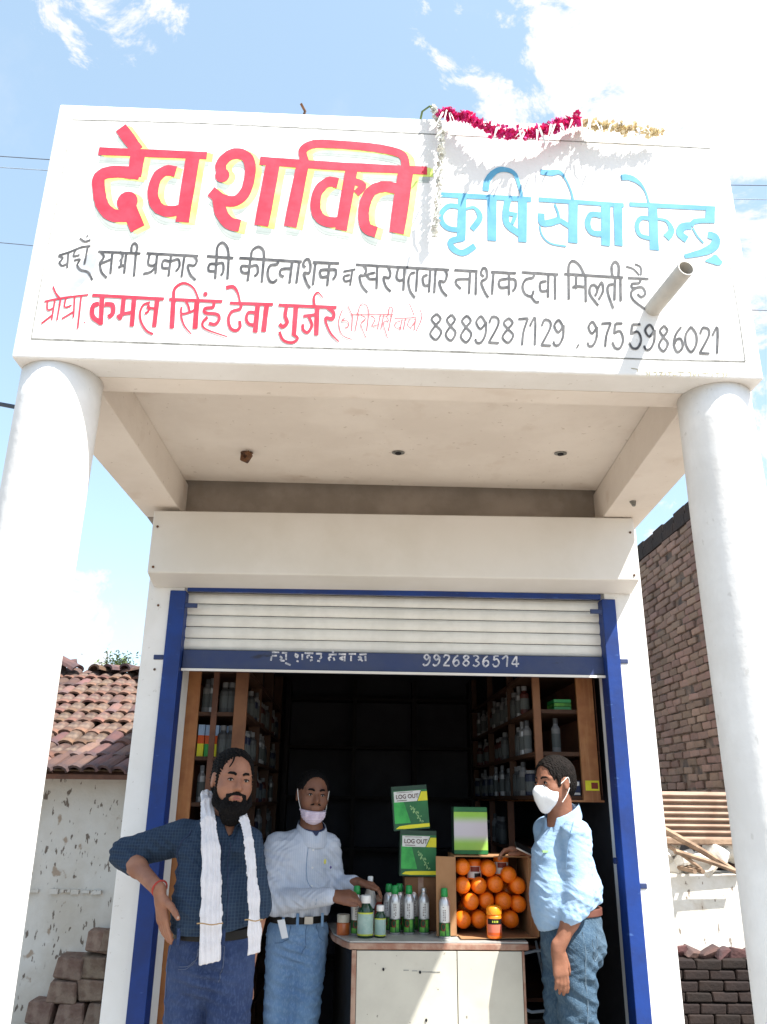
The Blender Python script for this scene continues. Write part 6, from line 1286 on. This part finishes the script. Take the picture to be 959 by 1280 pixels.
# ------------------------------------------------------------------ racks inside
M['shelfwood'] = mat('shaded_shelf_wood', (.075, .034, .018), .7, (.05, .024, .014), 7); M['midwood'] = mat('inner_post_wood', (.19, .085, .04), .65, (.13, .055, .028), 7)  # shelf wood darker than the front posts: interior shade put into its colour
M['shadewood'] = mat('shaded_back_wood', (.016, .013, .013), .8)  # back shelving near black, the deep interior's shade put into its colour
def rack(x0, x1, y0, y1, zb_, zt, levels, ys, label, inner, wall, pw=.062):
    t = thing('storage_rack', ((x0+x1)/2, (y0+y1)/2, zb_), label, 'rack')
    box('post', wall[0], wall[1], y0, y0+.022, zb_, zt, M['wood'], t, .002)
    box('post', inner[0], inner[1], y0, y0+.022, zb_ if zb_ > 1 else -.03, zt, M['midwood'], t, .002)
    for y in ys: box('post', inner[0], inner[1], y, y+.022, zb_, zt, M['shelfwood'], t)
    for k, z in enumerate(levels): box('shelf', x0+.002, x1-.002, y0+.024, y1, z-.012, z+.006, M['shelfwood'], t)
    box('back_panel', x0 if x0 < 0 else x1-.004, x0+.004 if x0 < 0 else x1, y0+.024, y1, zb_, zt, M['darkwood'], t)
    return t
LV = [.36, .57, .79, 1.00, 1.21, 1.42, 1.63, 1.84, 2.05]
rl = rack(-.850, -.520, 1.82, 3.9, -.03, 2.30, LV, (2.45, 3.1, 3.8), 'brown plywood rack of chemical bottles along the left inside wall', (-.585, -.522), (-.825, -.758))
box('divider', -.695, -.668, 1.826, 1.842, 1.0, 2.3, M['darkwood'], rl)
rr_ = rack(.880, 1.200, 1.74, 3.9, 1.455, 2.30, [1.47, 1.67, 1.87, 2.07], (2.4, 3.1, 3.8), 'brown plywood wall rack high on the right inside wall', (.882, .918), (1.100, 1.182))
box('bottom_board', .92, 1.198, 1.742, 3.89, 1.448, 1.457, M['wood'], rr_); st_ = box('sticker', 1.112, 1.178, 1.7385, 1.7397, 1.500, 1.545, M['yel'], rr_); box('sticker_print', 1.140, 1.172, 1.7375, 1.7384, 1.508, 1.536, M['printred'], rr_)
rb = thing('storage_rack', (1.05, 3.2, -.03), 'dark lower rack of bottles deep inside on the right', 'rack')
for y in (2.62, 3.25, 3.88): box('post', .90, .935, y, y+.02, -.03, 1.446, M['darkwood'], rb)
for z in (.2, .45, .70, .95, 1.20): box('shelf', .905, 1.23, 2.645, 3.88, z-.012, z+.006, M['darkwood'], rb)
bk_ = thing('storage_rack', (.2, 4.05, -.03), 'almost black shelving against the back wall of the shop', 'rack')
for x in (-.5, .0, .45, .88): box('post', x, x+.03, 3.93, 4.10, -.03, 2.3, M['shadewood'], bk_)
for z in (.4, .75, 1.1, 1.45, 1.8, 2.15): box('shelf', -.5, .91, 3.94, 4.12, z, z+.02, M['shadewood'], bk_)
def bmesh_(name, r_, h, body, cap, shape=0):
    pr = [(r_*.95, 0), (r_, .004), (r_, h*.70), (r_*.55, h*.80), (r_*.5, h*.84)] if shape == 0 else [(r_*.95, 0), (r_, .004), (r_, h*.82), (r_*.8, h*.86), (r_*.8, h*.87)]
    V1, F1 = lathe(pr, 12); z = pr[-1][1]; V2, F2 = lathe([(r_*.6 if shape == 0 else r_*.85, z), (r_*.58 if shape == 0 else r_*.85, h)], 12)
    V3, F3 = lathe([(r_*1.02, h*.15), (r_*1.02, h*.55)], 12)
    V, F, mi = join([(V1, F1, 0), (V2, F2, 1), (V3, F3, 2)]); return newmesh(name, V, F, [body, cap, Mlw], mi=mi)
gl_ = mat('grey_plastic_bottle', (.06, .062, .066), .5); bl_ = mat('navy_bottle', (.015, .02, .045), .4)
Mcw = mat('shaded_white_cap', (.17, .17, .175), .6); Mlw = mat('shaded_label', (.085, .095, .095), .7); Mdr = mat('shaded_red_plastic', (.06, .012, .010), .5); Mal = mat('shaded_silver', (.30, .30, .31), .4, metal=.6)  # shelf stock darkened: the dim interior's shade put into cap and label colours
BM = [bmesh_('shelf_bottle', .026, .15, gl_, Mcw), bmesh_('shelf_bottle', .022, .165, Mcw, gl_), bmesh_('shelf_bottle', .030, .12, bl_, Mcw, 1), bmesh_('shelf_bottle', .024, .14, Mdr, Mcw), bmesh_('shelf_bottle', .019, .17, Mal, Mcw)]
cnum = lambda n: ['first', 'second', 'third', 'fourth', 'fifth', 'sixth', 'seventh', 'eighth', 'ninth', 'tenth', 'eleventh', 'twelfth', 'thirteenth', 'fourteenth', 'fifteenth', 'sixteenth', 'seventeenth', 'eighteenth', 'nineteenth', 'twentieth'][n-1]
nth = ['lowest', 'second', 'third', 'fourth', 'fifth', 'sixth', 'seventh', 'eighth', 'ninth']
def stock(x, y, z, label, group, k=None):
    o = bpy.data.objects.new('shelf_bottle', BM[k if k is not None else random.randrange(5)]); C.objects.link(o); o.location = (x, y, z+.0065); o.rotation_euler = (0, 0, random.uniform(-.8, .8)); tag(o, label, 'bottle', group)
for li, z in list(enumerate(LV))[3:8]:
    g_ = 'bottles on the %s shelf of the left rack' % nth[li]
    n_b = 0
    for y in np.arange(1.96, 3.75, .092):
        if random.random() < .85: n_b += 1; stock(-.555+random.uniform(-.02, .01), y, z, '%s bottle from the doorway on the aisle edge of the %s shelf, left rack' % (cnum(n_b), nth[li]), g_)
for z, k, xs_, w_ in ((1.84, 1, (-.735,), 'pale bottle nearest the outer post, top lit shelf of the left rack'), (1.84, 4, (-.712,), 'pale bottle touching the divider, top lit shelf of the left rack'), (1.84, 0, (-.645,), 'grey bottle just right of the divider, top lit shelf of the left rack'), (1.84, 0, (-.612,), 'grey bottle against the inner post, top lit shelf of the left rack'), (1.63, 0, (-.640,), 'left of two grey bottles just above the bearded man'), (1.63, 0, (-.600,), 'right of two grey bottles just above the bearded man'), (1.42, 4, (-.728,), 'silver bottle beside the bearded man at ear height on the left rack')):
    for x in xs_: stock(x, 1.90, z, w_, 'pairs of bottles at the open end of the left rack' if len(xs_) > 1 else None, k)
pk_m = []
for s in range(3):
    a = random.Random(s); parts_ = [(*boxv(-.015, .015, 0, .07, 0, .060), 0), (*boxv(-.0152, .0152, -.0002, .07, .060, .100), 1), (*boxv(-.015, .015, 0, .07, .100, .150), 2)]
    V, F, mi = join(parts_); pk_m.append(newmesh('packet', V, F, [M['yel'] if s != 1 else M['ltgreen'], M['orangered'], mat('pale_blue_print', (.30, .42, .60), .5)], mi=mi))
for k in range(5):
    o = bpy.data.objects.new('packet', pk_m[k % 3]); C.objects.link(o); o.location = (-.742+.0325*k if k < 2 else -.742+.0325*k, 1.87+.014*k, 1.6365); tag(o, '%s packet of the blue, red and yellow banded row on the left rack' % cnum(k+1), 'packet', 'banded packets on the left rack')
for li, z in enumerate([1.47, 1.67, 1.87]):
    n_b = 0
    for y in np.arange(2.0, 3.8, .12):
        if random.random() < .85: n_b += 1; stock(.905+random.uniform(-.01, .015), y, z, '%s bottle from the doorway on the aisle edge of the %s shelf, right rack' % (cnum(n_b), nth[li]), 'bottles on the %s shelf of the right rack' % nth[li])
for z in (.70, .95, 1.20):
    n_b = 0
    for y in np.arange(2.70, 3.8, .11):
        if random.random() < .85: n_b += 1; stock(.925+random.uniform(-.01, .02), y, z, '%s dark bottle from the front on the low rack at %s' % (cnum(n_b), {.70: 'counter height', .95: 'carton height', 1.20: 'phone height'}[z]), 'bottles on the low dark rack, level %d' % round(z*4-1.8))
stock(1.015, 1.86, 1.67, 'white bottle standing alone right above the masked man on the right rack', None, 1)
for k in range(3):
    V, F, _ = join([boxv(1.00, 1.085, 1.80, 1.95, 0, .016)]); o = put('seed_packet', [(x, y, z+1.8765+.0185*k) for x, y, z in V], F, M['capgreen'] if k != 1 else M['labelgreen']); tag(o, ('lowest', 'middle', 'topmost')[k]+' green packet in the stack on the top shelf of the right rack', 'packet'); o.rotation_euler = (0, 0, 0)
t = thing('printed_tray', (1.055, 1.80, 1.477), 'navy and white printed tray pack beside the masked man behind his neck', 'box'); box('carton', 1.01, 1.098, 1.775, 1.86, 1.4765, 1.545, M['collarin'], t, .001)
for k in range(5): box('white_print', 1.014+.0165*k, 1.026+.0165*k, 1.7735, 1.7747, 1.522, 1.540, M['labelwhite'], t)
box('white_print', 1.014, 1.094, 1.7735, 1.7747, 1.480, 1.490, M['labelwhite'], t)
t = thing('printed_tray', (.93, 2.66, 1.20), 'black pack with two white bars on the dark rack left of the masked man', 'box'); 
box('carton', .945, 1.02, 2.655, 2.70, 1.5165, 1.62, M['leather'], t) if False else box('carton', .90, .965, 2.60, 2.64, 1.477, 1.60, M['leather'], t)
for k in range(2): box('white_print', .912+.026*k, .922+.026*k, 2.5985, 2.5995, 1.50, 1.575, M['labelwhite'], t)
# thin chair frame legs glimpsed right of the counter
t = thing('folding_chair', (.90, 2.2, -.03), 'thin pale metal chair frame just right of the counter in the dark', 'chair')
for P_ in ([(.80, 2.1, .745), (.90, 2.05, .775), (1.02, 2.1, .775)], [(.78, 2.1, .55), (.87, 2.05, .52), (1.05, 2.1, .525)], [(.82, 2.5, -.03), (.82, 2.1, .75)], [(1.05, 2.5, -.03), (1.04, 2.1, .77)], [(.82, 2.05, -.03), (.90, 2.5, .75)], [(1.06, 2.05, -.03), (1.0, 2.5, .75)]):
    V, F = tube(P_, .007, 7); put('frame_tube', V, F, M['pale_cable'], t, smooth=True)
box('seat', .80, 1.05, 2.15, 2.5, .45, .47, M['leather'], t, .005)
